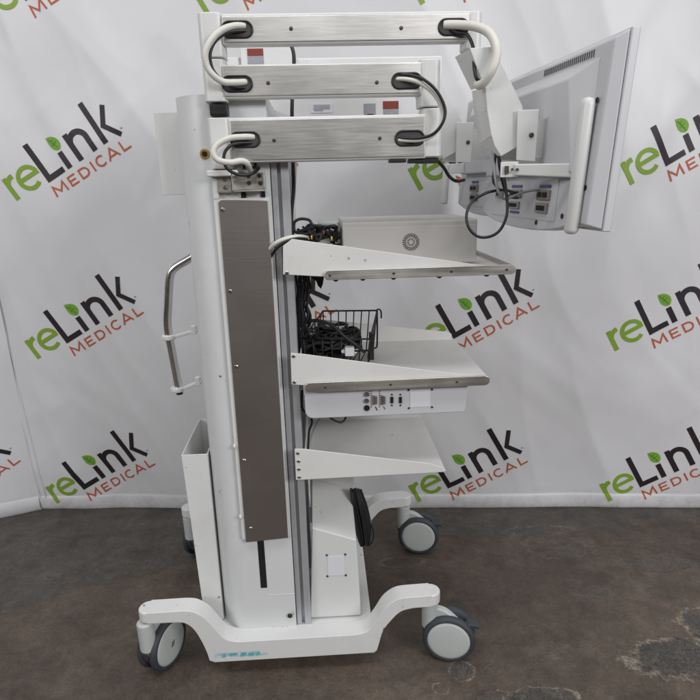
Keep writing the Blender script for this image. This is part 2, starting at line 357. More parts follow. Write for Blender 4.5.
    l(hs.outputs[0], b.inputs['Base Color'])
    l(rmp(mid, .3, .7, .42, .72), b.inputs['Roughness'])
    bp = nt.nodes.new('ShaderNodeBump'); bp.inputs['Strength'].default_value = .7; bp.inputs['Distance'].default_value = .003
    l(height, bp.inputs['Height']); l(bp.outputs[0], b.inputs['Normal'])
    return m
def gz(px, py):
    d = FW*f_ + RT*(px-350) - UP*(py-350); p = CAM + d*(-CAM.z/d.z); return p.x, p.y
PATCH = []
for px, py, rx, ry, am, ri, ins_ in ((462, 671, .036, .036, .55, .75, .8), (500, 699, .05, .026, 1.0, .6, .6), (540, 698, .10, .036, .9, .75, .8), (441, 688, .022, .018, 1.2, .6, .1),
                                   (688, 657, .19, .075, .85, .8, .95), (718, 630, .10, .085, .8, .8, .95), (663, 563, .14, .05, 1.2, .10, .6), (560, 548, .12, .06, 1.7, .25, .35),
                                   (535, 530, .16, .03, 1.8, .35, .3), (600, 592, .07, .03, 1.6, .15, .4), (402, 562, .085, .030, .45, .22, .05), (90, 575, .20, .03, 1.7, .16, .4), (120, 566, .15, .035, 1.7, .2, .5)):
    x, y = gz(px, py); PATCH.append((x, y, rx, ry, am, ri, ins_))
b = B(); b.faces([(-7, -4, 0), (7, -4, 0), (7, 5, 0), (-7, 5, 0)], [(0, 1, 2, 3)])
tag(b.out('floor', floor_mat()), None, None, kind='structure')

# ------------------------------------------------------------------ banners
P0 = V((-1.14, .736, 0)); EX = V((1, -.0917, 0)).normalized(); NB = V((-EX.y*-1, 0, 0)); NB = V((-.0917, -1, 0)).normalized()
def hemp(z): return .0075*max(0, 1-((z-.029)/.029)**2)**.5 if z < .058 else 0
def fold_main(u, z):
    s = u + z*.055
    d = .006*math.sin(s*5.1+.6) + .0045*math.sin(s*11.3+z*1.7) + .014*noise.noise(V((u*1.3, z*1.0, 2.2))) + .006*noise.noise(V((u*4+z*2.2, z*2.6, .4)))
    a = (u*.83+z*.55); c = (-u*.55+z*.83)
    d += .0018*noise.noise(V((a*16, c*5, 7.7)))*max(0, noise.noise(V((u*1.6, z*1.6, 9.1)))+.35)
    for sc1, st1, am1, ph in ((2.3, .8, .022, 1.3), (4.8, 1.3, .010, 4.1)):
        q = u+z*.42; n1 = noise.noise(V((q*sc1, z*st1, ph))); d += am1*(.45-abs(n1)**.8)
    n2 = noise.noise(V(((u*.7-z*.7)*6, (u*.7+z*.7)*2.2, 8.8))); d += .0045*(.3-abs(n2))*max(0, min(1, noise.noise(V((u*1.8, z*1.8, 2.5)))*3+.4))
    d += .010*math.exp(-((u-2.15-(z-1.2)*.55)/.07)**2)*max(0, min(1, (z-.75)/.4)) + .007*math.exp(-((u-1.85-(z-1.2)*.6)/.06)**2)*max(0, min(1, (z-.6)/.4))
    d += .006*math.exp(-((u-.62+(z-1.2)*.35)/.06)**2)*max(0, min(1, (z-.8)/.4)) + .004*math.exp(-((u-.35+(z-1.2)*.3)/.04)**2)*max(0, min(1, (z-.9)/.4))
    d += .0022*noise.noise(V((u*14+z*9, z*8, 3.1)))*max(0, 1-abs(z-.5)/.35)
    d += .0045*math.sin((u-z*.55)*16+1.5*noise.noise(V((u*1.5, z*1.5, 4))))*max(0, noise.noise(V((u*.9, z*.9, 6)))+.25)
    g = max(0, .16-z)/.16
    return d*(1-g*.7) + hemp(z)*(.75+.7*noise.noise(V((u*4.3, 0, 3.3))))
def on_main(u, z, off=0):
    return P0 + EX*u + V((0, 0, z)) + NB*(fold_main(u, z)+off)
LA = V((-1.145, .722, 0)); LD = V((-.924, -.382, 0)).normalized(); LN = V((.382, -.924, 0)).normalized()
def on_left(u, z, off=0):      # u counts from the seam to the left (negative)
    d = .012*(.4-abs(noise.noise(V((u*3.2, z*.7, 6.6))))) + .006*math.sin(u*9+z*.9) + .009*noise.noise(V((u*2, z*1.3, 5.5))) + .002*noise.noise(V((u*9, z*6, 1.5)))
    return LA + LD*(-u) + V((0, 0, z)) + LN*(d+off)
def vinyl():
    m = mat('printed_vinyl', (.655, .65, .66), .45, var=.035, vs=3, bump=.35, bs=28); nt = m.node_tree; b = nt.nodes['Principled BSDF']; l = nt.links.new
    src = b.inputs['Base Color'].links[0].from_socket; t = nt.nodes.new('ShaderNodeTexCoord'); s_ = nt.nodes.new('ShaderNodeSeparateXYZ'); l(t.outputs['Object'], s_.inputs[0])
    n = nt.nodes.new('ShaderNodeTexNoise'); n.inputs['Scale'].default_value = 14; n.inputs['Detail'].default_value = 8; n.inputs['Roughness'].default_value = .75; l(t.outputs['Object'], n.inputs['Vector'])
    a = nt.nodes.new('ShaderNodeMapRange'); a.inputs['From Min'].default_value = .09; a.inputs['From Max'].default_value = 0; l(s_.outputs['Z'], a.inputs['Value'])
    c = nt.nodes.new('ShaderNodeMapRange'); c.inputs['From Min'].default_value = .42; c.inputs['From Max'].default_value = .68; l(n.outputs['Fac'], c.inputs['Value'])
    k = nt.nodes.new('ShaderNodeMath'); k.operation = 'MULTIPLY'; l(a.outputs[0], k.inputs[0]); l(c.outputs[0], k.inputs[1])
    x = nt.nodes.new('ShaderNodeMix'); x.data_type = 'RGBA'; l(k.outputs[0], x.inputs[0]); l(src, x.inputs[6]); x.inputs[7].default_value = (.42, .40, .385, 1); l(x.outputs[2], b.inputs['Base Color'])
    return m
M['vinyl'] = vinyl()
M['hem'] = mat('banner_hem', (.60, .60, .61), .5, var=.10, vs=14)
def sheet(fn, us, zs, parent, th=.0025):
    b = B(); g = []
    for off in (0, -th):
        g.append([[b.bm.verts.new(fn(u, z, off)) for u in us] for z in zs])
    nu, nz = len(us), len(zs)
    for k, q in enumerate(g):
        for j in range(nz-1):
            for i in range(nu-1): b.bm.faces.new((q[j][i], q[j][i+1], q[j+1][i+1], q[j+1][i]))
    for j in range(nz-1):
        for i in (0, nu-1): b.bm.faces.new((g[0][j][i], g[0][j+1][i], g[1][j+1][i], g[1][j][i]))
    for i in range(nu-1):
        for j in (0, nz-1): b.bm.faces.new((g[0][j][i], g[0][j][i+1], g[1][j][i+1], g[1][j][i]))
    return b.out('banner_sheet', 'vinyl', parent, smooth=True)
def frange(a, c, n): return [a+(c-a)*i/n for i in range(n+1)]
# logo in its own units: 404 long word line below, letters above
def stroke(b, fn, pts, wd, mi, closed=False):
    P = []
    n = len(pts)
    for i in range(n if closed else n-1):
        a, c = V(pts[i]), V(pts[(i+1) % n]); k = max(1, int((c-a).length/14))
        for j in range(k): P.append(a.lerp(c, j/k))
    if not closed: P.append(V(pts[-1]))
    m = len(P); Lr = []
    for i, p in enumerate(P):
        a = P[i-1] if (i or closed) else None; c = P[(i+1) % m] if (i < m-1 or closed) else None
        t1 = (p-a).normalized() if a is not None else None; t2 = (c-p).normalized() if c is not None else None
        t1 = t1 or t2; t2 = t2 or t1
        n1 = V((-t1.y, t1.x)); n2 = V((-t2.y, t2.x)); nn = (n1+n2); nn = nn.normalized() if nn.length > .01 else n1
        s = wd/2/max(.45, nn.dot(n1)); Lr.append((b.bm.verts.new(fn(p+nn*s)), b.bm.verts.new(fn(p-nn*s))))
    for i in range(m if closed else m-1):
        a, c = Lr[i], Lr[(i+1) % m]; f = b.bm.faces.new((a[0], a[1], c[1], c[0])); f.material_index = mi
def logo(fn0, u0, z0, parent, ang=29.5, sc_=.315/404, label=None, umin=-99, umax=99):
    ca, sa = math.cos(R(ang)), math.sin(R(ang)); b = B()
    def fn(p, off=.0012): return fn0(u0+(p[0]*ca-p[1]*sa)*sc_, z0+(p[0]*sa+p[1]*ca)*sc_, off)
    D = 24
    # dark letters (index 0)
    stroke(b, fn, [(20, 240), (20, 79), (100, 79)], D, 0)
    stroke(b, fn, [(127, 142), (127, 67)], D, 0)
    stroke(b, fn, [(188, 186), (188, 67)], D, 0)
    stroke(b, fn, [(188, 130)]+arc(226, 134, 38, 180, 0, 14)[1:]+[(264, 67)], D, 0)
    stroke(b, fn, [(321, 250), (321, 67)], D, 0)
    stroke(b, fn, [(398, 196), (352, 128), (398, 62)], D*.86, 0)
    # green letters (1)
    stroke(b, fn, [(-143, 176), (-143, 76)], 20, 1)
    stroke(b, fn, [(-143, 130)]+arc(-106, 130, 37, 165, 88, 7), 20, 1)
    stroke(b, fn, [(-92, 130), (-8, 130)]+arc(-50, 126, 44, 6, 310, 30)[1:], 18, 1)
    # leaf (2) and vein (3)
    lf = smoothpath([(108, 217), (132, 210), (150, 192), (152, 168), (136, 150), (116, 158), (106, 180), (108, 217)], 5)[:-1]
    c0 = b.bm.verts.new(fn((128, 180))); rr = [b.bm.verts.new(fn(p)) for p in lf]
    for i in range(len(rr)): q = b.bm.faces.new((c0, rr[i], rr[(i+1) % len(rr)])); q.material_index = 2
    def fn2(p): return fn(p, .0022)
    stroke(b, fn2, [(114, 206), (126, 182), (134, 156)], 3, 3)
    stroke(b, fn2, [(127, 180), (141, 184)], 2.2, 3); stroke(b, fn2, [(121, 192), (132, 199)], 2.2, 3); stroke(b, fn2, [(126, 182), (116, 176)], 2.2, 3)
    # lower word (4): M E D I C A L
    h, W = 44, 7.5
    for p in ([(4, 0), (4+5, h), (32, 12), (56, h), (60, 0)], [(118, 3.7), (84, 3.7), (84, h-3.7), (118, h-3.7)], [(84, 22), (113, 22)],
              [(138, 3.7), (138, h-3.7), (154, h-3.7)]+arc(156, 22, 18.3, 80, -80, 10)+[(154, 3.7), (134.5, 3.7)], [(199, 0), (199, h)],
              arc(241, 22, 20, 45, 315, 16), [(272, 0), (297, h), (322, 0)], [(281, 13), (313, 13)], [(344, h), (344, 3.7), (378, 3.7)]):
        stroke(b, fn, [(x*404/378., y) for x, y in p], W, 4)
    stroke(b, fn, [(408, 82), (417, 82)], 5, 5)
    bad = [f for f in b.bm.faces if all((v.co-P0).dot(EX) > umax or (v.co-P0).dot(EX) < umin for v in f.verts)]
    bmesh.ops.delete(b.bm, geom=bad, context='FACES')
    return b.out('logo', ['ld', 'lg', 'll', 'lv', 'lo', 'lt'], parent)
mb = thing('banner', 'large white vinyl banner behind the cart printed with slanted green, black and orange logos', 'banner')
UMAX = 2.75
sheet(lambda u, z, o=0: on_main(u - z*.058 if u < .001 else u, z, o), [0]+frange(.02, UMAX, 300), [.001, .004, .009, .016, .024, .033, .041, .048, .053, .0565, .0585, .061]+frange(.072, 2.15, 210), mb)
b = B(); b.tube([on_main(u, .0595, .0002) for u in frange(.0, UMAX, 120)], .0011, 6, 1); b.out('hem', 'hem', mb)
cols = [(.284, .261, .236, .211), (.950, .938, .924, .912), (1.612, 1.612, 1.622, 1.616), (2.285, 2.289, 2.297, 2.329)]
rows = (1.722, 1.182, .624, .036)
for ci, c in enumerate(cols):
    for ri, z in enumerate(rows):
        logo(on_main, c[ri], z, mb, umin=.0, umax=UMAX)
# stitched fold at the banner's left end
b = B()
for k, du in enumerate((.018, .040)):
    b.tube([on_main(du - z*.058, z, .0008) for z in frange(.0, 2.14, 40)], .0016, 6, 1)
b.out('seam', 'hem', mb)
lb = thing('banner', 'white vinyl banner at the far left edge, angled towards the camera, with cut-off logos', 'banner')
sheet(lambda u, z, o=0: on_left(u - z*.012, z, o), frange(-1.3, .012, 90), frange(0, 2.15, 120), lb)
b = B(); g = [[b.bm.verts.new(on_left(u, z, o)) for u in frange(-1.3, .010, 40)] for z, o in ((.006, -.001), (.007, .006), (.020, .010), (.036, .010), (.052, .006), (.060, .0015))]
for j in range(len(g)-1):
    for i in range(len(g[0])-1): b.bm.faces.new((g[j][i], g[j][i+1], g[j+1][i+1], g[j+1][i]))
b.out('hem', 'hem', lb, smooth=True)
for z in (.062, .622, 1.182):
    logo(lambda u, z, o=0: on_left(u, z, o), -.300, z, lb)

# ------------------------------------------------------------------ the cart
cart = thing('medical_cart', 'tall white wheeled equipment cart with steel-faced folding arms and three shelves', 'medical cart', (-.1, .08, 0))
# base: two side beams with raised legs, cross plate
def side_beam(ys, name):
    top = smoothpath([(-.372, .2045), (-.345, .200), (-.318, .180), (-.298, .150), (-.275, .116), (-.245, .104)], 5)
    topr = smoothpath([(.048, .104), (.082, .112), (.105, .142), (.128, .180), (.158, .202), (.190, .2065)], 5)
    botr = smoothpath([(.200, .174), (.168, .166), (.142, .140), (.122, .110), (.112, .075)], 5)
    botl = smoothpath([(-.322, .075), (-.332, .110), (-.348, .148), (-.368, .168), (-.392, .172)], 5)
    pts = [(-.4590, .2035)]+top+topr+[(.2455, .2078), (.2455, .175)]+botr+[(.106, .052), (.098, .046), (-.305, .046), (-.318, .052)]+botl+[(-.4592, .1728)]
    b = B(); b.xz(pts, *ys)
    yc = (ys[0]+ys[1])/2; rr = (ys[1]-ys[0])/2-.0003
    for xx, zz0, zz1 in ((-.4592, .1732, .2032), (.2458, .1752, .2074)): b.lathe((xx, yc, zz0), (0, 0, 1), [(0, rr-.002), (.002, rr), (zz1-zz0-.005, rr), (zz1-zz0-.0015, rr-.0012), (zz1-zz0+.0006, rr-.005)], 36)
    return b
base = side_beam((-.162, -.112), 'x').out('base_frame', 'base', cart, bev=.007, seg=3)
# far beam, cross plate
fb = side_beam((.315, .365), 'x'); fb.out('far_beam', 'base', base, bev=.007, seg=3)
b = B(); b.box(-.308, .098, -.1115, .3145, .048, .1015); b.out('cross_plate', 'base', base, bev=.003)
b = B(); b.cyl((-.471, -.134, .19), (-.471, -.134, .2065), .002); 
for X, Yy in ((-.470, -.139), (.248, -.130), (.245, .34), (-.462, .34)): b.cyl((X, Yy, .150), (X, Yy, .176), .012)
b.out('caster_stem', 'screw', base)
# casters: swivel axis at the origin, trailing along +x
def caster():
    r = bpy.data.objects.new('caster', None); COL.objects.link(r)
    b = B(); b.lathe((0, 0, .085), (0, 0, 1), [(0, .017), (.002, .020), (.078, .021), (.083, .019), (.084, .013)], 28)
    pts = smoothpath([(-.012, .070), (-.018, .110), (0, .140), (.020, .146), (.045, .138), (.074, .112), (.088, .090)], 4)+[(.070, .078), (.045, .090), (.020, .078)]
    b.xz(pts, -.0095, .0095); b.out('housing', 'hub', r, bev=.003, smooth=True)
    b = B(); b.xz(smoothpath([(-.020, .088), (-.014, .062), (.004, .035), (.022, .022)], 5)+[(.05, .03), (.05, .075), (.0, .086)], -.0085, .0085); b.out('fork', 'tyre', r, bev=.002)
    for s in (-1, 1):
        b = B(); o = (.050, s*.009, .067)
        b.lathe(o, (0, s, 0), [(0, .050), (0, .061), (.003, .0655), (.009, .067), (.014, .0665), (.0185, .063), (.0205, .0575), (.020, .0555), (.015, .054)], 56)
        wh = b.out('wheel', 'tyre', r, smooth=True)
        b = B(); b.lathe(o, (0, s, 0), [(.010, .054), (.0182, .0545), (.0202, .0525), (.0215, .046), (.0222, .020)], 56); b.out('hub', 'hub', r, smooth=True)
    b = B(); b.xz([(.084, .094), (.092, .112), (.118, .113), (.127, .108), (.126, .102), (.106, .098), (.096, .086)], -.015, .015); b.out('brake_pedal', 'tyre', r, bev=.005, seg=3)
    return r
def place_caster(first, x, y, rot, lab, proto):
    if first: r = proto
    else:
        r = proto.copy(); COL.objects.link(r)
        for ch in list(proto.children):
            c = ch.copy(); COL.objects.link(c); c.parent = r
            for g_ in ch.children: d = g_.copy(); COL.objects.link(d); d.parent = c
    return r
pc = caster(); cl = [pc]+[place_caster(False, 0, 0, 0, '', pc) for _ in range(3)]
CASTERS = ((.248, -.123, -13, 'front right caster turned flat to the viewer'), (-.470, -.146, 66, 'front left caster turned sideways'), (.245, .340, -10, 'rear right caster'), (-.462, .340, 66, 'rear left caster behind the bin'))
for c, (x, y, a, lab) in zip(cl, CASTERS):
    c.location = (x+.1, y-.08, 0); c.rotation_euler = (0, 0, R(a)); c.parent = cart; c['_k'] = 1; c['label'] = lab
b = B()
for dx in (0, .006): b.prism([(.046+dx, -.0314, .058), (.049+dx, -.0314, .058), (.055+dx, -.0314, .073), (.052+dx, -.0314, .073)], (0, -.0004, 0), (0, 0, 0))
b.out('hub_mark', 'black', cl[1])
# column: big rounded white extrusion
foot = [(-.098, -.118), (-.218, -.118)]+arc(-.218, -.046, .072, -90, -180, 12)[1:]+arc(-.218, .10, .072, 180, 90, 12)+[(-.098, .172)]
b = B(); b.xy(foot, .103, 1.380); col = b.out('column', 'white2', cart, smooth=True)
b = B(); b.box(-.217, -.102, -.127, -.1185, .372, 1.178); b.box(-.2165, -.205, -.129, -.1185, 1.178, 1.235); bk = b.out('plate_backing', 'white', cart, bev=.001)
b = B(); b.xz([(-.2075, .366), (-.105, .373), (-.105, 1.172), (-.2000, 1.176), (-.2035, 1.1745), (-.2065, 1.171)], -.131, -.1275); pl = b.out('cover_plate', 'plate', cart, bev=.0008)
b = B()
for x, z in ((-.199, 1.156), (-.197, .985), (-.197, .815), (-.196, .585), (-.193, .405)): screw(b, x, -.131, z, .0042)
b.out('screw', 'screw', pl)
b = B()
for z in (.62, .435): b.lathe((-.215, -.1265, z), (-1, -.2, 0), [(0, .006), (.003, .006), (.005, .003)], 14)
b.out('cap', 'white', pl)
# slot and lower cover
b = B(); b.box(-.182, -.166, -.1188, -.110, .225, .372); b.out('slot', 'blackhole', cart)
b = B(); b.box(-.164, -.0985, -.1188, -.1175, .2020, .2034); lc = b.out('lower_cover', 'white2', cart, bev=.0006)
b = B(); b.lathe((-.113, -.1215, .140), (0, -1, 0), [(0, .0065), (.002, .0065), (.002, .0045), (.001, .0045)], 16); b.box(-.1045, -.1035, -.1222, -.1215, .142, .150); b.out('key_lock', 'darkscrew', cart)
b = B(); random.seed(3)
for k in range(16):
    x = -.185+k*.0055+random.uniform(-.002, .002); ww = random.uniform(.002, .005); b.box(x, x+ww, -.1193, -.1178, .1022, .1026+random.uniform(.0004, .0016))
b.out('rust_stain', mat('rust', (.30, .17, .08), .8), cart)
# hardware above the plate
b = B(); b.box(-.2055, -.178, -.1315, -.1295, 1.190, 1.226); q = b.out('hinge_plate', 'rail', cart, bev=.0006)
b = B(); screw(b, -.190, -.1318, 1.216, .0042); screw(b, -.190, -.1318, 1.200, .0042); b.out('screw', 'screw', q)
b = B(); b.box(-.172, -.108, -.120, -.1185, 1.195, 1.228); b.box(-.174, -.171, -.150, -.1185, 1.193, 1.232); b.box(-.110, -.107, -.150, -.1185, 1.195, 1.230)
b.box(-.171, -.110, -.148, -.1205, 1.191, 1.194); q = b.out('clamp_bracket', 'rail', cart, bev=.0006)
b = B()
for x, z in ((-.142, 1.222), (-.142, 1.208), (-.120, 1.222), (-.119, 1.207)): b.lathe((x, -.1202, z), (0, -1, 0), [(0, .0045), (.0015, .0045)], 14)
b.out('bolt', 'darkscrew', q)
b = B(); b.box(-.152, -.124, -.1235, -.1185, 1.236, 1.252); b.box(-.160, -.150, -.122, -.1185, 1.178, 1.190); b.box(-.118, -.110, -.122, -.1185, 1.178, 1.192)
b.box(-.146, -.137, -.126, -.1235, 1.240, 1.248)
b.out('cable_clip', 'black', cart)
b = B(); b.box(-.146, -.141, -.1275, -.126, 1.241, 1.247); b.box(-.136, -.130, -.1275, -.1232, 1.241, 1.247); b.out('clip_insert', 'sticker', cart)
# aluminium posts with T-slots
def post(y0, y1):
    b = B(); z0, z1 = .103, 1.300
    sec = [(-.096, y0), (-.084, y0), (-.084, y0+.006), (-.088, y0+.006), (-.088, y0+.012), (-.072, y0+.012), (-.072, y0+.006), (-.076, y0+.006), (-.076, y0), (-.060, y0), (-.060, y1), (-.096, y1)]
    b.xy(sec, z0, z1); p = b.out('profile_post', 'alu', cart, bev=.0006)
    return p
post(-.112, -.075); post(.125, .160)
# storage bin on the left end
zt, zb = .582, .106
b = B()
x0, x1, xb0, xb1 = -.3535, -.2905, -.3395, -.2905
ya, yb = -.080, .150
def bin_wall(a0, a1, c0, c1): pass
tp = [(x0, ya, zt), (x1, ya, zt), (x1, yb, zt-.0), (x0, yb, zt)]
bt = [(xb0, ya, zb), (xb1, ya, zb), (xb1, yb, zb), (xb0, yb, zb)]
t_ = .0025
def inset(q): 
    (a, c, d, e_) = [V(p) for p in q]; return [a+V((t_, t_, 0)), c+V((-t_, t_, 0)), d+V((-t_, -t_, 0)), e_+V((t_, -t_, 0))]
ti, bi = inset(tp), inset([(p[0], p[1], p[2]+t_) for p in bt])
vs = [*map(V, tp), *ti, *map(V, bt), *bi]
fs = []
for i in range(4):
    j = (i+1) % 4; fs += [(i, j, j+4, i+4), (i, i+8, j+8, j), (i+4, j+4, j+12, i+12)]
fs += [(8, 9, 10, 11), (12, 15, 14, 13)]
b.faces(vs, fs); b.out('storage_bin', 'white', cart, bev=.0008)
# white side panel, top left
b = B(); b.box(-.352, -.296, .0, .0035, 1.187, 1.362); b.box(-.352, -.349, .0036, .14, 1.187, 1.362); b.out('side_panel', 'white', cart, bev=.0008)
# brass lock
b = B(); q_ = at(205, 154, -.118)
b.lathe((q_.x, -.114, q_.z), (-.08, -1, 0), [(0, .0105), (.004, .0105), (.0055, .009)], 24); lk = b.out('lock_knob', 'brass', cart, smooth=True)
b = B(); b.lathe((q_.x-.0006, -.1197, q_.z), (-.08, -1, 0), [(0, .0055), (.001, .0055)], 20); b.out('keyhole', 'blackhole', lk)
# grab handle on the left end
Yh = .05
hb = B(); pts = [at(*p, Yh) for p in ((193, 256.5), (186, 260.5), (177, 266), (171.5, 271.5), (169.3, 280), (168.6, 292), (168, 306), (167.3, 320), (168.2, 332), (171.5, 350), (175.5, 371), (179.3, 391))]
hb.tube(pts, .0105, 18, 6); hd = hb.out('grab_handle', 'chrome', cart)
b = B(); p0 = at(179.2, 390, Yh); p1 = at(179.8, 394, Yh); b.cyl(p0, p1, .0085, n=20); b.out('end_cap', 'black', hd)
for (ax, ay, bx, by) in ((168.8, 337, 198, 330), (177.5, 389, 202, 381)):
    b = B(); a = at(ax, ay, Yh); c = at(bx, by, Yh)
    b.lathe(a-V((0, 0, .006)), (0, 0, 1), [(0, .0165), (.003, .0175), (.009, .0175), (.012, .0165)], 24)
    b.hexa([a+V((.012, -.007, -.004)), c+V((0, -.006, -.004)), c+V((0, .006, -.004)), a+V((.012, .007, -.004))], [a+V((.012, -.007, .004)), c+V((0, -.006, .004)), c+V((0, .006, .004)), a+V((.012, .007, .004))])
    b.box(c.x-.016, c.x-.004, c.y-.008, c.y+.008, c.z-.010, c.z+.012)
    b.out('clamp', 'white', hd, bev=.0015)
# shelves
def shelf(brk, zt, xr, tray_z, rail=None, yn=-.150, yf=.180, tray_x0=-.055, screws=(), mat_='offwhite', far=None):
    b = B(); b.xz(brk, yn-.0025, yn); sh = b.out('shelf', mat_, cart, bev=.0008)
    b = B(); b.xz(far or brk, yf, yf+.0025); b.out('side_bracket', mat_, sh, bev=.0008)
    b = B(); b.xz([(tray_x0, tray_z+.004), (xr, tray_z), (xr, tray_z-.0025), (tray_x0, tray_z+.0015)], yn+.0003, yf-.0003); b.box(tray_x0, tray_x0+.002, yn+.0003, yf-.0003, tray_z+.0045, zt-.004); b.out('tray', mat_, sh, bev=.0004)
    if screws:
        b = B()
        for x, z in screws: screw(b, x, yn-.0025, z, .0042)
        b.out('screw', 'screw', sh)
    if rail:
        x0_, x1_, z_, hh, farrail = rail
        th = .004
        prof_ = stadium((x0_+x1_)/2, z_, (x1_-x0_)/2, hh)
        b = B(); b.xz(prof_, yn-.010, yn-.0055)
        if farrail:
            b.xz(prof_, yf+.0055, yf+.010); b.box(x1_-.010, x1_-.0055, yn-.0056, yf+.0056, z_-hh+.001, z_+hh-.001)
        r_ = b.out('rail', 'rail', sh, bev=.001)
        b = B()
        for fx in (.03, .36, .66, .95) if farrail else (.11, .46, .82): screw(b, x0_+(x1_-x0_)*fx, yn-.010, z_, .0028)
        b.out('rivet', 'darkscrew', sh)
        b = B()
        for fx in (.06, .20, .36, .6, .85): b.cyl((x0_+(x1_-x0_)*fx, yn-.004, z_-hh+.002), (x0_+(x1_-x0_)*fx, yn+.006, z_-hh+.002), .0065, n=12)
        if farrail: b.out('bumper', 'black', sh)
    return sh
A = lambda px, py, Y=-.1525: (lambda p: (p.x, p.z))(at(px, py, Y))
shelf([A(283, 246), A(292, 239), A(306, 241), A(480, 265), A(505, 268), A(505, 272), A(330, 277), A(283, 274.5)], 1.07, .400, 1.018, (.006, .417, 1.0165, .0105, True), screws=[A(287, 273)], yf=.170)
shelf([A(290.5, 353), A(303, 354), A(440, 372), A(480, 376), A(480, 381), A(305, 385.5), A(291.5, 384.5)], .835, .366, .775, (-.046, .370, .768, .0115, False), screws=[A(293.5, 356), A(294.3, 382)], yf=.180, far=[(-.075, .850), (-.02, .848), (.350, .797), (.358, .790), (.358, .771), (-.075, .770)])
shelf([A(294.5, 449), A(303, 449), A(430, 463.5), A(443, 468), A(445, 472), A(300, 480), A(296, 480)], .600, .276, .545, None, screws=[A(297.8, 453), A(298.5, 461), A(298.8, 469), A(299.3, 477)])
# boom arms; link boxes with steel covers
def slot_parts(parent, cx, cz, y, hw=.0285, hh=.0135):
    b = B(); ring = stadium(cx, cz, hw, hh, 12); pts = [(x, y-.001, z) for x, z in ring]
    b.tube(pts, .0021, 8, 1, closed=True); g_ = b.out('grommet', 'black', parent)
    b = B(); b.xz(ring, y-.0006, y+.003); b.out('opening', 'greyhole', parent)
def A15(px, py): p = at(px, py, -.157); return p.x, p.z
arm = bpy.data.objects.new('boom_arm', None); COL.objects.link(arm); arm.parent = cart; arm['label'] = 'front folding boom arm with three brushed steel covers'
def link(x0, x1, z0, z1, y0=-.150, y1=-.098, steel=True, parent=arm, sx0=0, sx1=0, sz0=0, sz1=0):
    b = B(); b.box(x0, x1, y0, y1, z0, z1); lk_ = b.out('link', 'white', parent, bev=.003)
    if steel: b = B(); b.box(sx0, sx1, y0-.003, y0-.0002, sz0, sz1); b.out('steel_cover', 'bar', parent, bev=.0012)
    return lk_
link(-.170, .308, 1.4615, 1.5155, y1=-.124, sx0=-.168, sx1=.304, sz0=1.4655, sz1=1.5105)
link(-.176, .212, 1.3665, 1.4275, y1=-.124, sx0=-.1745, sx1=.2085, sz0=1.3705, sz1=1.4255)
link(-.172, .222, 1.2475, 1.332, sx0=-.168, sx1=.218, sz0=1.2515, sz1=1.3275)
for (px, py) in ((237, 29), (237, 83.5), (245, 139.5), (454, 26.5), (407, 80.5), (410, 138)):
    x, z = A15(px, py); slot_parts(arm, x, z, -.1535)
b = B()
for px, py in ((291, 28), (401.5, 27.5), (268, 82.5), (377, 82), (274, 140), (380, 138)):
    x, z = A15(px, py); b.lathe((x, -.153, z), (0, -1, 0), [(0, .0038), (.001, .0038), (.002, .002)], 14)
b.out('rivet', 'darkscrew', arm)
# joints
def joint(cx, z0, z1, r, yc=-.124, seam=None, parent=arm):
    b = B(); ft = arc(cx, yc, r, -60, 240, 1)
    hw = r
    foot_ = arc(cx+hw-.012, yc-.024+.010, .012, -90, 0, 5)+arc(cx+hw-.012, yc+.014, .012, 0, 90, 5)+arc(cx-hw+.012, yc+.014, .012, 90, 180, 5)+arc(cx-hw+.012, yc-.014, .012, 180, 270, 5)
    b.xy(foot_, z0, z1); return b.out('elbow', 'white', parent, smooth=True, bev=.002)
joint(-.192, 1.441, 1.519, .0235); joint(-.192, 1.362, 1.4385, .0225)
joint(.229, 1.345, 1.432, .0215); joint(.234, 1.250, 1.3425, .0210)
joint(.313, 1.449, 1.515, .0175)
joint(-.191, 1.236, 1.333, .0230)
b = B(); b.box(-.222, -.160, -.150, -.108, 1.222, 1.234); b.out('pivot_ledge', 'white', arm, bev=.002)
b = B(); b.box(-.206, -.172, -.148, -.105, 1.338, 1.3575); b.box(-.206, -.178, -.148, -.105, 1.3362, 1.3375)
b.box(.188, .222, -.142, -.115, 1.239, 1.2465); b.box(.205, .250, -.140, -.110, 1.238, 1.2485); b.box(.148, .182, -.1505, -.120, 1.2405, 1.2468)
b.out('joint_cap', 'black', arm, bev=.0015)
# mirrored arm on the far side, plain white links
farm = bpy.data.objects.new('boom_arm', None); COL.objects.link(farm); farm.parent = cart; farm['label'] = 'rear folding boom arm with plain white links and red labels'
link(-.172, .315, 1.430, 1.496, .16, .20, False, farm); link(-.172, .213, 1.352, 1.426, .16, .20, False, farm)
joint(-.195, 1.352, 1.500, .0235, .185, parent=farm)
def at2(px, py, Y): p = at(px, py, Y); return p
def sticker(px0, px1, py0, py1, Y, m, parent, name='label_sticker'):
    a = at(px0, py1, Y); c = at(px1, py0, Y); b = B(); b.box(a.x, c.x, Y-.0012, Y-.0002, a.z, c.z); return b.out(name, m, parent)
b = B(); b.box(-.172, -.045, .150, .1585, 1.44, 1.56); fl = b.out('arm_shield', 'white', farm, bev=.002)
sticker(247.5, 263, 48.5, 56, .150, 'red', farm); sticker(248, 263.5, 56.3, 64, .150, 'stickergrey', farm)
sticker(383, 398.5, 101, 109.2, .16, 'red', farm); sticker(383.5, 398.5, 109.6, 116, .16, 'stickergrey', farm)
sticker(364, 375.5, 103.5, 117, .16, 'stickergrey', farm); sticker(311, 332, 103, 113, .16, 'sticker', farm); sticker(308, 331, 60, 64, .16, 'sticker', farm)
for k in range(4): sticker(313+(k % 2), 330-(k == 3)*7, 104.6+k*1.7, 105.3+k*1.7, .1585, 'stickergrey', farm, 'printed_line')
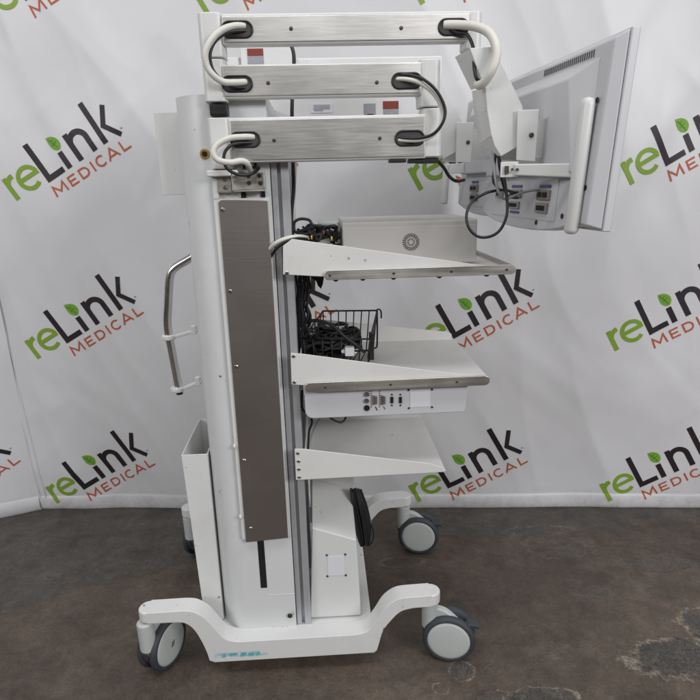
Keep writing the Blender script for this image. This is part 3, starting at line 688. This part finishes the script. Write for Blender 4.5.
sticker(367, 373, 114, 117, .1585, 'black', farm, 'printed_line')
hold(cart)

# ------------------------------------------------------------------ monitors
def frame_monitor(name, label, P, yaw, tilt, W, H, mirror=False):
    mx = (lambda x, w_: W-x-w_) if mirror else (lambda x, w_: x)
    u = V((-math.sin(yaw), math.cos(yaw), 0)); nrm = V((math.cos(yaw), math.sin(yaw), 0)); v = V((0, 0, 1))*math.cos(tilt)+nrm*math.sin(tilt); y = v.cross(u)
    r = thing(name, label, 'monitor')
    r.matrix_world = Matrix(((u.x, y.x, v.x, P.x), (u.y, y.y, v.y, P.y), (u.z, y.z, v.z, P.z), (0, 0, 0, 1)))
    b = B(); b.box(0, W, 0, .0155, 0, H); b.out('bezel', 'plastic', r, bev=.002)
    b = B(); b.box(.02, W-.02, -.0012, -.0002, .025, H-.02); b.out('screen', 'blackhole', r)
    # back cover, chamfered rim; bottom edge bows down in the middle
    b = B(); i = .016
    b.hexa([(0.002, .0165, .003), (W-.002, .0165, .003), (W-.002, .0165, H-.002), (.002, .0165, H-.002)], [(i, .042, .010), (W-i, .042, .010), (W-i, .036, H-i), (i, .036, H-i)])
    bc = b.out('back_cover', 'plastic', r, bev=.003)
    b = B(); bo = smoothpath([(.05, .012), (.10, -.002), (.20, -.012), (.34, -.012), (W-.10, -.002), (W-.03, .014)], 5)
    b.prism([(x, .016, z) for x, z in bo]+[(W-.03, .016, .09), (.05, .016, .09)], (0, .034, 0), (0, 0, 0)); b.out('lower_housing', 'plastic', bc, bev=.003)
    b = B(); x0_, x1_, z0_, z1_ = .050, W-.06, .098, H-.036
    b.hexa([(x0_, .036, z0_), (x1_, .036, z0_), (x1_, .036, z1_), (x0_, .036, z1_)], [(x0_+.004, .064, z0_+.003), (x1_-.006, .064, z0_+.003), (x1_-.06, .064, z1_-.030), (x0_+.055, .064, z1_-.030)])
    b.out('raised_back', 'plastic', bc, bev=.003)
    b = B()
    for k in range(26): b.box(.075+k*.0078, .0772+k*.0078, .0355, .0378, H-.0335, H-.0215)
    b.out('vent', 'slit', bc)
    # port recess under the raised back
    b = B(); b.box(.12, W-.06 if mirror else W-.10, .0502, .0515, .010, .090); pp = b.out('port_panel', 'plastic', r, bev=.0005)
    b = B(); b.mi = 0
    for px_, pz_, w_, h_ in ((.145, .050, .055, .020), (.150, .024, .050, .020), (.285, .052, .06, .018), (.29, .028, .055, .016), (.39, .05, .04, .018)):
        px_ = mx(px_, w_); b.box(px_, px_+w_, .0516, .058, pz_, pz_+h_)
    b.out('port', 'conn', pp, bev=.001)
    b = B()
    for px_, pz_, w_, h_ in ((.151, .055, .020, .010), (.176, .055, .018, .010), (.156, .029, .036, .010), (.291, .057, .022, .009), (.318, .057, .020, .009), (.296, .032, .040, .008), (.396, .055, .026, .008)):
        px_ = mx(px_, w_); b.box(px_, px_+w_, .0581, .0588, pz_, pz_+h_)
    b.out('port_hole', 'blackhole', pp)
    b = B()
    for px_, w_ in ((mx(.148, .05), .05), (mx(.288, .055), .055)): b.box(px_, px_+w_, .0516, .0535, .074, .080)
    q_x = mx(.29, .05); b.box(q_x, q_x+.05, .0516, .0535, .018, .023)
    b.out('port_stripe', 'blue', pp)
    b = B(); 
    for x, z in ((.035, H-.11), (.035, .075), (.09, .022), (.20, .004), (W-.04, H-.1)): b.lathe((x, .041 if z > .03 else .0505, z), (0, 1, 0), [(0, .0052), (.001, .0052), (.0015, .0035), (-.001, .0030)], 14)
    b.out('screw', 'darkscrew', bc)
    bpy.context.view_layer.update()
    return r
dd = FW*f_ + RT*(611-350) - UP*(232-350); MP = CAM + dd/f_*1.055
mon = frame_monitor('monitor', 'large grey-white flat monitor seen from behind, nearer of the two, with a white T-bar handle', MP, R(4.5), R(3.5), .56, .332)
M2 = V((.535, -.02, 1.118))
mon2 = frame_monitor('monitor', 'grey monitor hanging behind the nearer one, mostly hidden, beside the right elbow of the arm', M2, R(6), R(3), .53, .325, True)
def world_child(b, name, m, parent, **k):
    o = b.out(name, m, parent, **k); bpy.context.view_layer.update()
    for c in COL.objects:
        if c.parent == parent and c.data and c.name.split('.')[0] == name: c.matrix_parent_inverse = parent.matrix_world.inverted()
    return o
def px3(l, Y): return [at(x, y, Y) for x, y in l]
def yoke(parent, S, Y, depth):
    """S maps photo px of the near yoke to this one's px"""
    b = B()
    b.prism(px3([S(p) for p in ((469.5, 48), (482, 47), (493, 47), (499, 58), (511, 82), (523, 107), (520, 128), (517.5, 147), (501, 156.5), (494.5, 146), (491, 134), (487, 110), (485, 88), (484, 86))], Y), (0, .003, 0), (0, 0, 0))
    yk = world_child(b, 'mounting_yoke', 'white', parent, bev=.0012)
    # channel wall and undersides, each with real depth
    def wall(f, k, nm, th=.003):
        bb = B(); F_ = [at(*S(p), Y+.003) for p in f]; K_ = [at(*S(p), Y+depth) for p in k]
        for i in range(len(f)-1):
            q = [F_[i], F_[i+1], K_[i+1], K_[i]]; n_ = (q[1]-q[0]).cross(q[3]-q[0]).normalized()*th
            if n_.x < 0: n_ = -n_
            bb.hexa(q, [p+n_ for p in q])
        world_child(bb, nm, 'white', yk)
    wall([(470, 49), (484, 86)], [(455, 57), (471, 90)], 'upper_wall')
    wall([(485, 88), (487, 110), (491.5, 135)], [(472, 91), (474, 112), (479.5, 144)], 'cheek')
    wall([(491.5, 136), (500.5, 156)], [(480, 145), (486.5, 156)], 'underside')
    bb = B(); q = [at(*S((517.5, 147)), Y+.004), at(*S((501, 156)), Y+.004), at(*S((499, 160)), Y+.07), at(*S((517, 161)), Y+.07)]
    bb.hexa(q, [p+V((0, .003, .002)) for p in q]); world_child(bb, 'lower_wall', 'white', yk)
    b = B(); b.prism(px3([S(p) for p in ((516, 110.5), (537.5, 110), (533.5, 162), (515, 160.5))], Y), (0, .004, 0), (0, -.010, 0)); fg = world_child(b, 'flange', 'white', yk, bev=.0012)
    p = at(*S((531.2, 135)), Y-.010); b = B(); b.lathe(p, (0, -1, 0), [(0, .0048), (.002, .0048), (.003, .003)], 16); world_child(b, 'bolt', 'darkscrew', yk)
    # gusset joining flange to the monitor
    b = B(); q = px3([S(p) for p in ((517, 118), (521, 118), (521, 158), (517, 158))], Y); b.prism(q, (.10, .05, 0), (0, -.005, 0)); world_child(b, 'gusset', 'white', yk)
    return yk
yoke(mon, lambda p: p, -.20, .10)
sx_ = lambda p: (455 + (p[0]-515)*.80, 123 + (p[1]-110.5)*.78)
yoke(mon2, sx_, .12, .10)
# T handle of the near monitor
b = B(); a = at(588.5, 99, -.315); c = at(570.5, 234.5, -.315)
dr = (c-a).normalized()
b.lathe(a-dr*.003, dr, [(0, .004), (.002, .0085), (.006, .0118), (.013, .0125), ((c-a).length-.006, .0130), ((c-a).length-.001, .011), ((c-a).length+.002, .006)], 32)
th = world_child(b, 'handle', 'white', mon, smooth=True)
b = B(); p = [at(515, 164, -.235), at(584, 163, -.312), at(584, 178, -.312), at(515, 175.5, -.235)]
b.prism(p, (0, .006, 0), (0, 0, 0)); world_child(b, 'strap', 'white', th, bev=.002)
b = B()
for x in (512, 517, 526): 
    q = at(x, 169.5, -.238); b.lathe(q, (0, -1, 0), [(0, .0026), (.003, .0026)], 12)
q0 = at(505, 166, -.233); q1 = at(508.5, 174, -.233); b.box(q0.x, q1.x, -.234, -.231, q1.z, q0.z)
world_child(b, 'strap_bolt', 'darkscrew', th)
b = B(); q0 = at(501, 162, -.229); q1 = at(518, 177, -.229); b.box(q0.x, q1.x, -.229, -.226, q1.z, q0.z); world_child(b, 'strap_bracket', 'white', th, bev=.001)
# far monitor's handle
b = B(); a = at(446.5, 165, .40); c = at(444, 204, .40); dr = (c-a).normalized()
b.lathe(a, dr, [(0, .0095), ((c-a).length-.004, .0105), ((c-a).length, .007)], 24); h2 = world_child(b, 'handle', 'white', mon2, smooth=True)
b = B(); b.prism(px3([(446, 164), (464, 163), (464, 173), (446, 174)], .395), (0, .006, 0), (0, 0, 0)); world_child(b, 'strap', 'white', h2, bev=.001)

# ------------------------------------------------------------------ device on the top shelf
dv = thing('control_unit', 'flat grey steel device case lying on the top shelf, round vent on its side', 'electronic device', (.2, 0, 1.02))
b = B(); zt_ = 1.120
b.box(.0495, .350, -.085, .145, 1.0235, zt_); cs = b.out('case', 'box', dv, bev=.0035, seg=3)
b = B(); b.box(.0515, .348, -.0875, -.0855, 1.026, zt_-.012); b.out('side_cover', 'box', dv, bev=.001)
b = B(); vc = at(411, 242, -.0875)
for k in range(24):
    t = 2*math.pi*k/24; d = V((math.cos(t), 0, math.sin(t))); n_ = V((-math.sin(t), 0, math.cos(t)))
    for r0, r1, w2 in ((.0115, .0190, .0008),):
        p, q = vc+d*r0, vc+d*r1
        b.prism([p+n_*w2, q+n_*w2*1.3, q-n_*w2*1.3, p-n_*w2], (0, -.0006, 0), (0, -.0002, 0))
for k in range(12):
    t = 2*math.pi*k/12; d = V((math.cos(t), 0, math.sin(t))); n_ = V((-math.sin(t), 0, math.cos(t))); p, q = vc+d*.005, vc+d*.009
    b.prism([p+n_*.0007, q+n_*.0007, q-n_*.0007, p-n_*.0007], (0, -.0006, 0), (0, -.0002, 0))
b.out('vent', 'darkscrew', dv)
b = B(); b.box(.0465, .0493, -.080, .13, 1.030, 1.108); b.out('port_panel', 'darkscrew', dv)
b = B()
for y, z in ((-.06, 1.09), (-.03, 1.09), (0, 1.088), (-.065, 1.062), (-.03, 1.06), (.0, 1.06), (.04, 1.085), (-.06, 1.04), (.03, 1.05)): b.cyl((.0465, y, z), (.030, y, z), .008, .007, 14)
b.out('plug', 'black', dv)
hold(dv)
def cable(name, label, pts, r, m='black', grp=None, n=10, cat='cable'):
    b = B(); b.tube(pts, r, n, 8); return tag(b.out(name, m), label, cat, grp)
Yc = -.155
def L3(l): return [at(*p) for p in l]
# arm cables
cable('cable', 'thick white cable looping outside the upper left elbow of the arm', L3([(245, 26, -.150), (234, 26, -.160), (222, 30, -.172), (212, 39, -.180), (205.5, 52, -.184), (207, 66, -.182), (214, 76, -.178), (224, 82, -.170), (236, 82.5, -.162), (246, 82, -.150)]), .0062, 'wcable', n=14)
cable('cable', 'thin black cable beside the white loop at the upper left elbow', L3([(248, 31, -.150), (236, 31, -.160), (224, 34, -.168), (214, 43, -.174), (210, 56, -.178), (213, 70, -.176), (222, 80, -.170), (232, 86, -.164), (247, 88, -.150)]), .0032)
cable('cable', 'thick white cable looping from the lowest arm link back to the column', L3([(254, 137, -.150), (243, 137, -.160), (229, 138.5, -.168), (217, 145, -.174), (213.5, 153, -.178), (218, 160, -.178), (230, 162.5, -.174), (241, 161, -.168), (247, 163.5, -.158), (250, 170, -.135)]), .0060, 'wcable', n=14)
cable('cable', 'thin black cable hanging below the lowest left pivot', L3([(254, 143, -.150), (240, 143, -.162), (230, 146, -.170), (224, 155, -.174), (226, 167, -.172), (236, 174, -.166), (247, 175, -.156), (255, 172, -.142), (259, 168, -.125)]), .0032)
cable('cable', 'white cable bowing round the outside of the right elbow', L3([(396, 79, -.150), (408, 79.5, -.160), (420, 83, -.166), (432, 92, -.170), (440, 104, -.172), (443, 116, -.172), (439, 128, -.172), (430, 137, -.170), (420, 140, -.166), (409, 140.5, -.158), (398, 140, -.150)]), .0042, 'wcable', n=12)
cable('cable', 'black cable bowing round the outside of the right elbow', L3([(396, 74.5, -.150), (410, 75, -.160), (422, 78.5, -.172), (434, 88, -.178), (442, 100, -.180), (445.3, 112, -.180), (442, 124, -.180), (433, 134, -.176), (420, 138, -.170), (405, 138, -.158), (397, 137, -.150)]), .0030)
cable('cable', 'thick white cable arching from the top link down to the yoke', L3([(444, 25, -.150), (460, 25, -.162), (475, 26.5, -.178), (488, 32, -.195), (495, 43, -.212), (496.5, 56, -.222), (492, 70, -.224), (486, 80, -.216), (480.5, 85, -.205), (477, 84, -.19)]), .0085, 'wcable', n=16)
cable('cable', 'black cable dropping from the top link into the yoke', L3([(444, 22, -.150), (455, 32, -.158), (466, 34, -.166), (471, 41, -.174), (474, 52, -.18), (474, 65, -.19), (476, 77, -.20), (480, 82, -.20)]), .0034)
# monitor cables
cable('cable', 'black cable hanging in a big loop behind the nearer monitor', L3([(495, 148, -.165), (500, 162, -.18), (504, 178, -.195), (507, 200, -.2), (506.5, 216, -.205), (500, 230, -.205), (490, 236.5, -.2), (478, 236.5, -.2), (469, 228, -.2), (466.5, 215, -.19), (472, 202, -.18), (484, 194, -.18), (494, 191, -.17), (505, 190, -.12), (512, 192, -.08), (520, 194, -.07)]), .0030)
cable('cable', 'grey cable curving from the yoke to the ports of the nearer monitor', L3([(493, 150, -.16), (494, 164, -.17), (495.5, 180, -.18), (499, 193, -.18), (505, 199, -.17), (514, 196, -.16), (526, 191.5, -.16), (538, 190, -.16), (548, 191, -.15)]), .0028, 'gcable')
cable('cable', 'second black cable running down from the yoke to the monitor ports', L3([(498, 150, -.15), (499, 164, -.15), (503, 184, -.15), (508, 196, -.13), (518, 198, -.10)]), .0026)
cable('cable', 'short black cable plugged into the rear monitor below its yoke', L3([(437, 160, .05), (444, 168, .05), (449, 176, .05), (456, 181, .05), (464, 180, .08)]), .004)
cable('cable', 'kinked black wire under the nearer yoke', L3([(496, 152, -.17), (494, 170, -.17), (493, 180, -.175), (496, 186, -.175), (500, 190, -.16)]), .0024)
# cables from column to device
cable('cable', 'white cable entering from the column onto the top shelf', L3([(268, 251, -.122), (276, 243, -.14), (288, 238, -.14), (300, 236.5, -.12), (308, 238, -.08)]), .0045, 'wcable')
cable('cable', 'black cable bending from the column onto the top shelf', L3([(270, 258, -.122), (277, 248, -.14), (287, 241, -.143), (298, 238.5, -.13), (307, 239.5, -.1)]), .0034)
cable('cable', 'black cable hanging down behind the arms beside the post', L3([(291, 45, .05), (294, 60, .04), (292, 110, .02), (293, 165, .0), (293.5, 190, .0), (291.5, 215, .0), (293, 240, .0)]), .0042)
cable('cable', 'thin white wire falling beside the post behind the arms', L3([(296, 160, .03), (294.5, 200, .03), (293, 235, .03)]), .0024, 'wcable')
g = 'cables tangled behind the device on the top shelf'
for i, l in enumerate(([(294, 231), (294, 223), (300, 219), (309, 220), (313, 225), (322, 226)], [(294, 231), (302, 234), (313, 232), (312, 228), (303, 230), (298, 233), (310, 237)], [(300, 235), (310, 238), (322, 233), (333, 231)],
                       [(305, 239), (316, 240), (326, 237), (336, 236)], [(312, 226), (322, 230), (330, 227), (336, 229)], [(303, 231), (318, 236), (328, 240), (337, 240)], [(308, 241), (318, 243), (326, 241), (335, 243)])):
    cable('cable', 'black cable tangled between the post and the device on the top shelf', [at(x, y, -.10+.015*i) for x, y in l], .0033, grp=g)
random.seed(21)
for i in range(12):
    pts = [(random.uniform(297, 306), random.uniform(226, 240))]
    for k in range(4): pts.append((pts[-1][0]+random.uniform(4, 9), random.uniform(224, 241)))
    pts.append((337, random.uniform(226, 243))); Y_ = random.uniform(-.09, .06)
    cable('cable', 'black cable tangled between the post and the device on the top shelf', [at(x, y, Y_+random.uniform(-.01, .01)) for x, y in pts], random.choice((.0026, .0034)), grp='cables tangled behind the device on the top shelf', n=8)
for i, (x0_, x1_, y_, m, lab) in enumerate(((318, 337, 223, 'hub', 'light grey plug pushed into the top of the device'), (318, 330, 241, 'hub', 'light grey plug at the bottom of the device'), (330, 337, 238.5, 'conn', 'small metal plug behind the device'))):
    p, q = at(x0_, y_, -.06+.01*i), at(x1_, y_, -.06+.01*i); b = B(); b.cyl(p, q, .007, n=16); tag(b.out('plug', m, bev=.001), lab, 'plug')
for (x_, y_, m, lab) in ((331, 238.5, 'yellow', 'tiny yellow ring on a cable plug, nearer the device'), (311, 237.5, 'yellow', 'tiny yellow ring on a cable plug, nearer the post'), (323, 233, 'red', 'tiny red ring on a cable plug')):
    p = at(x_, y_, -.105); b = B(); b.cyl(p, p+V((.003, 0, 0)), .0045, n=14); tag(b.out('plug_ring', m), lab, 'plug ring')

# ------------------------------------------------------------------ interface box below the middle shelf
ib = thing('interface_box', 'shallow white box with connector sockets fixed under the middle shelf', 'interface box', (.14, 0, .7))
b = B(); pr_ = arc(-.030, .704, .018, 180, 270, 6)+[(.322, .686), (.326, .760), (-.048, .760)]
b.xz(pr_, -.140, .15); b.out('case', 'plastic', ib, bev=.002)
b = B(); b.lathe((0, 0, 0), (0, -1, 0), [(0, 1e-4), (1e-4, 1e-4)], 4); b.bm.clear()
for x, y in ((366.5, 394), (366.5, 400.5)):
    p = at(x, y, -.140); b.lathe(p, (0, -1, 0), [(0, .0056), (.004, .0056), (.004, .0035), (.002, .0035)], 18)
p = at(366.8, 407.8, -.140); b.out('bnc_socket', 'conn', ib)
b = B(); b.lathe(p, (0, -1, 0), [(0, .0068), (.003, .0066)], 18)
for x in (391.8, 400.4):
    p = at(x, 399.8, -.140); b.box(p.x-.0032, p.x+.0032, -.1425, -.1402, p.z-.0075, p.z+.0075)
b.out('socket', 'blackhole', ib)
b = B()
for x in (375, 383.2):
    p = at(x, 399.8, -.140); b.prism([(p.x-.0055, 0, p.z+.012), (p.x+.0045, 0, p.z+.0095), (p.x+.0045, 0, p.z-.0095), (p.x-.0055, 0, p.z-.012)], (0, -.003, 0), (0, -.1402, 0))
b.out('serial_socket', 'conn', ib, bev=.001)
b = B()
for x in (391.8, 400.4):
    for dy in (-5.3, 5.3): p = at(x, 399.8+dy, -.140); b.lathe(p, (0, -1, 0), [(0, .0022), (.002, .002)], 10)
for x, y in ((408.5, 390), (432, 389.3), (408.8, 408), (432, 407)): p = at(x, y, -.140); screw(b, p.x, -.1402, p.z, .0026)
b.out('screw', 'darkscrew', ib)
b = B(); p0, p1 = at(410, 407, -.140), at(430.5, 391, -.140); b.box(p0.x, p1.x, -.1412, -.1402, p0.z, p1.z); b.out('blank_label', 'sticker', ib)
b = B()
for x in (371.3, 379.6, 368.9):
    for k in range(9 if x > 370 else 3):
        p = at(x, 391.5+k*1.9, -.140); w2 = .0012+.0006*random.random(); b.box(p.x-w2, p.x+w2, -.1405, -.1401, p.z-.0010, p.z+.0010)
p = at(376.3, 408.5, -.140); b.prism([(p.x-.003, 0, p.z+.004), (p.x-.001, 0, p.z+.005), (p.x+.003, 0, p.z-.004), (p.x+.001, 0, p.z-.005)], (0, -.0005, 0), (0, -.1402, 0))
b.out('lettering', 'darkscrew', ib)
b = B(); p = at(384.2, 408, -.140); b.prism([(p.x-.003, 0, p.z+.004), (p.x-.001, 0, p.z+.005), (p.x+.003, 0, p.z-.002), (p.x+.001, 0, p.z-.004)], (0, -.0005, 0), (0, -.1402, 0)); b.out('green_mark', 'green', ib)
hold(ib)
cable('cable', 'black cable drooping below the interface box', L3([(302, 390, -.06), (303, 410, -.08), (315, 411, -.1), (325, 413.5, -.11), (333, 419.5, -.11), (341, 422.3, -.11), (345.5, 418, -.10), (346, 410, -.08)]), .0026)
cable('cable', 'grey cable slanting down between middle and bottom shelves', L3([(324, 410, -.02), (319, 420, -.01), (313, 432, .0), (309.5, 445, .0), (307, 462, .0)]), .0030, 'gcable')
cable('cable', 'black cable following the post down to the bottom shelf', L3([(305, 395, -.03), (309, 412, -.03), (312, 422, -.04), (309, 432, -.03), (308, 450, -.03)]), .0028)

# ------------------------------------------------------------------ wire basket with cables
bk_ = thing('wire_basket', 'small black wire basket standing on the middle shelf', 'basket', (.0, .0, .78))
rim = [at(303, 338.5, -.055), at(370, 339, -.055), at(377, 310.5, .075), at(323, 311, .075)]
zb_ = .784
bot = [V((rim[0].x+.004, rim[0].y+.006, zb_)), V((rim[1].x-.006, rim[1].y+.006, zb_)), V((rim[2].x-.012, rim[2].y-.006, zb_)), V((rim[3].x+.0, rim[3].y-.006, zb_))]
b = B(); b.tube(rim, .0024, 8, 1, closed=True); b.tube(bot, .0022, 8, 1, closed=True)
b.tube([rim[1], rim[1].lerp(bot[1], .5), bot[1].lerp(bot[2], .1)+V((0, 0, .01)), bot[1].lerp(bot[2], .5)], .0022, 8, 3)
b.out('rim', 'black', bk_)
b = B()
for i in range(4):
    j = (i+1) % 4; n_ = 7
    for k in range(n_):
        t = k/n_; b.tube([rim[i].lerp(rim[j], t), bot[i].lerp(bot[j], t)], .0016, 6, 1)
for k in range(1, 7): b.tube([bot[0].lerp(bot[1], k/7), bot[3].lerp(bot[2], k/7)], .0016, 6, 1)
b.out('wire', 'black', bk_)
b = B(); h_ = rim[2]
b.tube([h_+V((-.003, -.003, -.002)), h_+V((.001, -.003, .003)), h_+V((.006, -.003, .003)), h_+V((.010, -.003, -.003)), h_+V((.0105, -.003, -.020))], .0021, 8, 5); b.out('hook', 'black', bk_)
b = B(); b.tube([h_+V((0, -.004, 0)), h_+V((-.001, -.004, -.085)), h_+V((-.006, -.004, -.098)), h_+V((-.020, -.004, -.099))], .0023, 8, 4); b.out('hanger', 'black', bk_)
b = B(); p_ = at(371.5, 345, -.04); b.box(p_.x-.006, p_.x+.005, -.05, -.035, p_.z-.035, p_.z+.032); b.out('clip', 'black', bk_, bev=.001)
hold(bk_)
g = 'black cables heaped in and beside the wire basket'
random.seed(11)
for i in range(24):
    pts = []; cx = random.uniform(-.03, .05); cy = random.uniform(-.02, .07); rx = random.uniform(.03, .075); ry = random.uniform(.02, .05); z0_ = .79+.0024*i; ph = random.random()*6
    for k in range(22):
        t = ph+k*.62; pts.append((min(.088, max(-.055, cx+rx*math.cos(t)+random.uniform(-.008, .008))), max(-.048, cy+ry*math.sin(t)+random.uniform(-.008, .008)), z0_+random.uniform(-.004, .010)*1.2))
    cable('cable', 'black cable coiled in the heap in and beside the wire basket', pts, random.choice((.0026, .0032, .0036)), grp=g, n=8)
g = 'black cables hanging from the top shelf down to the basket'
for i in range(11):
    x0_ = 297+i*1.1+random.uniform(-.5, .5); pts = []
    Y_ = random.uniform(-.06, .08)
    for k, y in enumerate(range(262, 372, 14)):
        pts.append(at(x0_+random.uniform(-2.2, 2.2)+(8*math.sin((y-262)/30+i) if i > 7 else 0)*(y > 290)+k*.6, y, Y_))
    cable('cable', 'black cable hanging beside the post between top and middle shelves', pts, random.choice((.0022, .0028, .0034)), grp=g, n=8)
cable('cable', 'thick black cable arching over into the wire basket', L3([(303, 325, -.03), (310, 321, -.04), (320, 321, -.045), (333, 326, -.05), (345, 337, -.055), (356, 345, -.055), (364, 352, -.05)]), .0040)
cable('cable', 'black coil of cable bulging out above the basket edge', L3([(300, 300, .0), (306, 306, .0), (310, 315, .0), (309, 325, .0), (304, 330, .0), (300, 340, .0), (306, 352, .0)]), .0038)
b = B(); p = at(350, 351, -.062)
b.box(p.x-.012, p.x+.010, -.070, -.050, p.z-.011, p.z+.010); b.box(p.x+.010, p.x+.016, -.068, -.060, p.z-.006, p.z-.002); b.cyl((p.x-.012, -.060, p.z), (p.x-.020, -.058, p.z-.002), .006, .004, 12)
tag(b.out('power_plug', 'white', bev=.003), 'white plug lying on the black cables in the basket', 'plug')
# black clamp below the top shelf
b = B(); b.prism(px3([(310, 277), (324, 277), (323, 284), (321, 289), (318, 286), (316, 281)], -.02), (0, .02, 0), (0, 0, 0)); tag(b.out('cable_clamp', 'black', bev=.001), 'small black clamp under the top shelf beside the post', 'clamp')

# ------------------------------------------------------------------ box on the base and cord hank
lw = thing('power_box', 'upright white box with sloping top standing on the cart base below the shelves', 'power box', (0, 0, .1))
zA = .118
xa, xb = -.062, .072; Yf = -.095
zl, zr = at(312, 528, Yf).z, at(357, 540, Yf).z
b = B()
F4 = [(xa, Yf, .106), (xb, Yf, .106), (.064, Yf, zr), (-.047, Yf, zl)]
K4 = [(xa, .06, .106), (xb, .06, .106), (.060, .06, zr+.06), (-.047, .06, zl+.055)]
b.hexa(F4, K4); b.out('housing', 'white', lw, bev=.003)
b = B(); b.hexa([(-.054, .0605, .106), (.075, .0605, .106), (.066, .0605, .525), (-.052, .0605, .525)], [(-.054, .10, .106), (.075, .10, .106), (.066, .10, .525), (-.052, .10, .525)]); b.out('back_panel', 'offwhite', lw, bev=.002)
b = B(); p0, p1 = at(328, 575.5, Yf), at(344.5, 555.5, Yf); b.box(p0.x, p1.x, Yf-.0012, Yf-.0002, p0.z, p1.z); b.out('square_label', 'sticker', lw)
b = B()
for x, y in ((326.8, 555), (345.2, 554.2), (327.4, 576), (345.8, 575)): p = at(x, y, Yf); screw(b, p.x, Yf-.0002, p.z, .003)
b.out('screw', 'darkscrew', lw)
hold(lw)
b = B(); random.seed(5)
for k in range(24):
    ox = random.uniform(-3.6, 4.2); oy = random.uniform(-2, 2); dY = random.uniform(-.012, .012)
    l = [(354.5+ox, 490+oy, .03+dY), (357.5+ox*1.4, 505, .02+dY), (360.5+ox*1.6, 520, .02+dY), (363+ox*1.5, 535, .02+dY), (364.5+ox, 544+oy, .03+dY), (366+ox, 535, .05+dY), (365.5+ox, 520, .05+dY), (361.5+ox, 503, .05+dY), (357+ox, 491+oy, .04+dY)]
    b.tube(L3(l), .0031, 8, 6)
tag(b.out('cord_hank', 'black'), 'folded black power cord hanging on the side of the white box', 'power cord')
cable('cable', 'thin black loop of cord hanging behind the folded power cord', L3([(362, 510, .06), (367, 516, .06), (371, 524, .06), (373.5, 534, .06), (372, 542, .06), (368, 546, .06)]), .0020)
p = at(368.5, 522, .06); b = B(); b.cyl(p+V((0, 0, .013)), p-V((0, 0, .013)), .009, .007, 16); tag(b.out('power_plug', 'hub', bev=.002), 'light grey plug behind the folded power cord', 'plug')
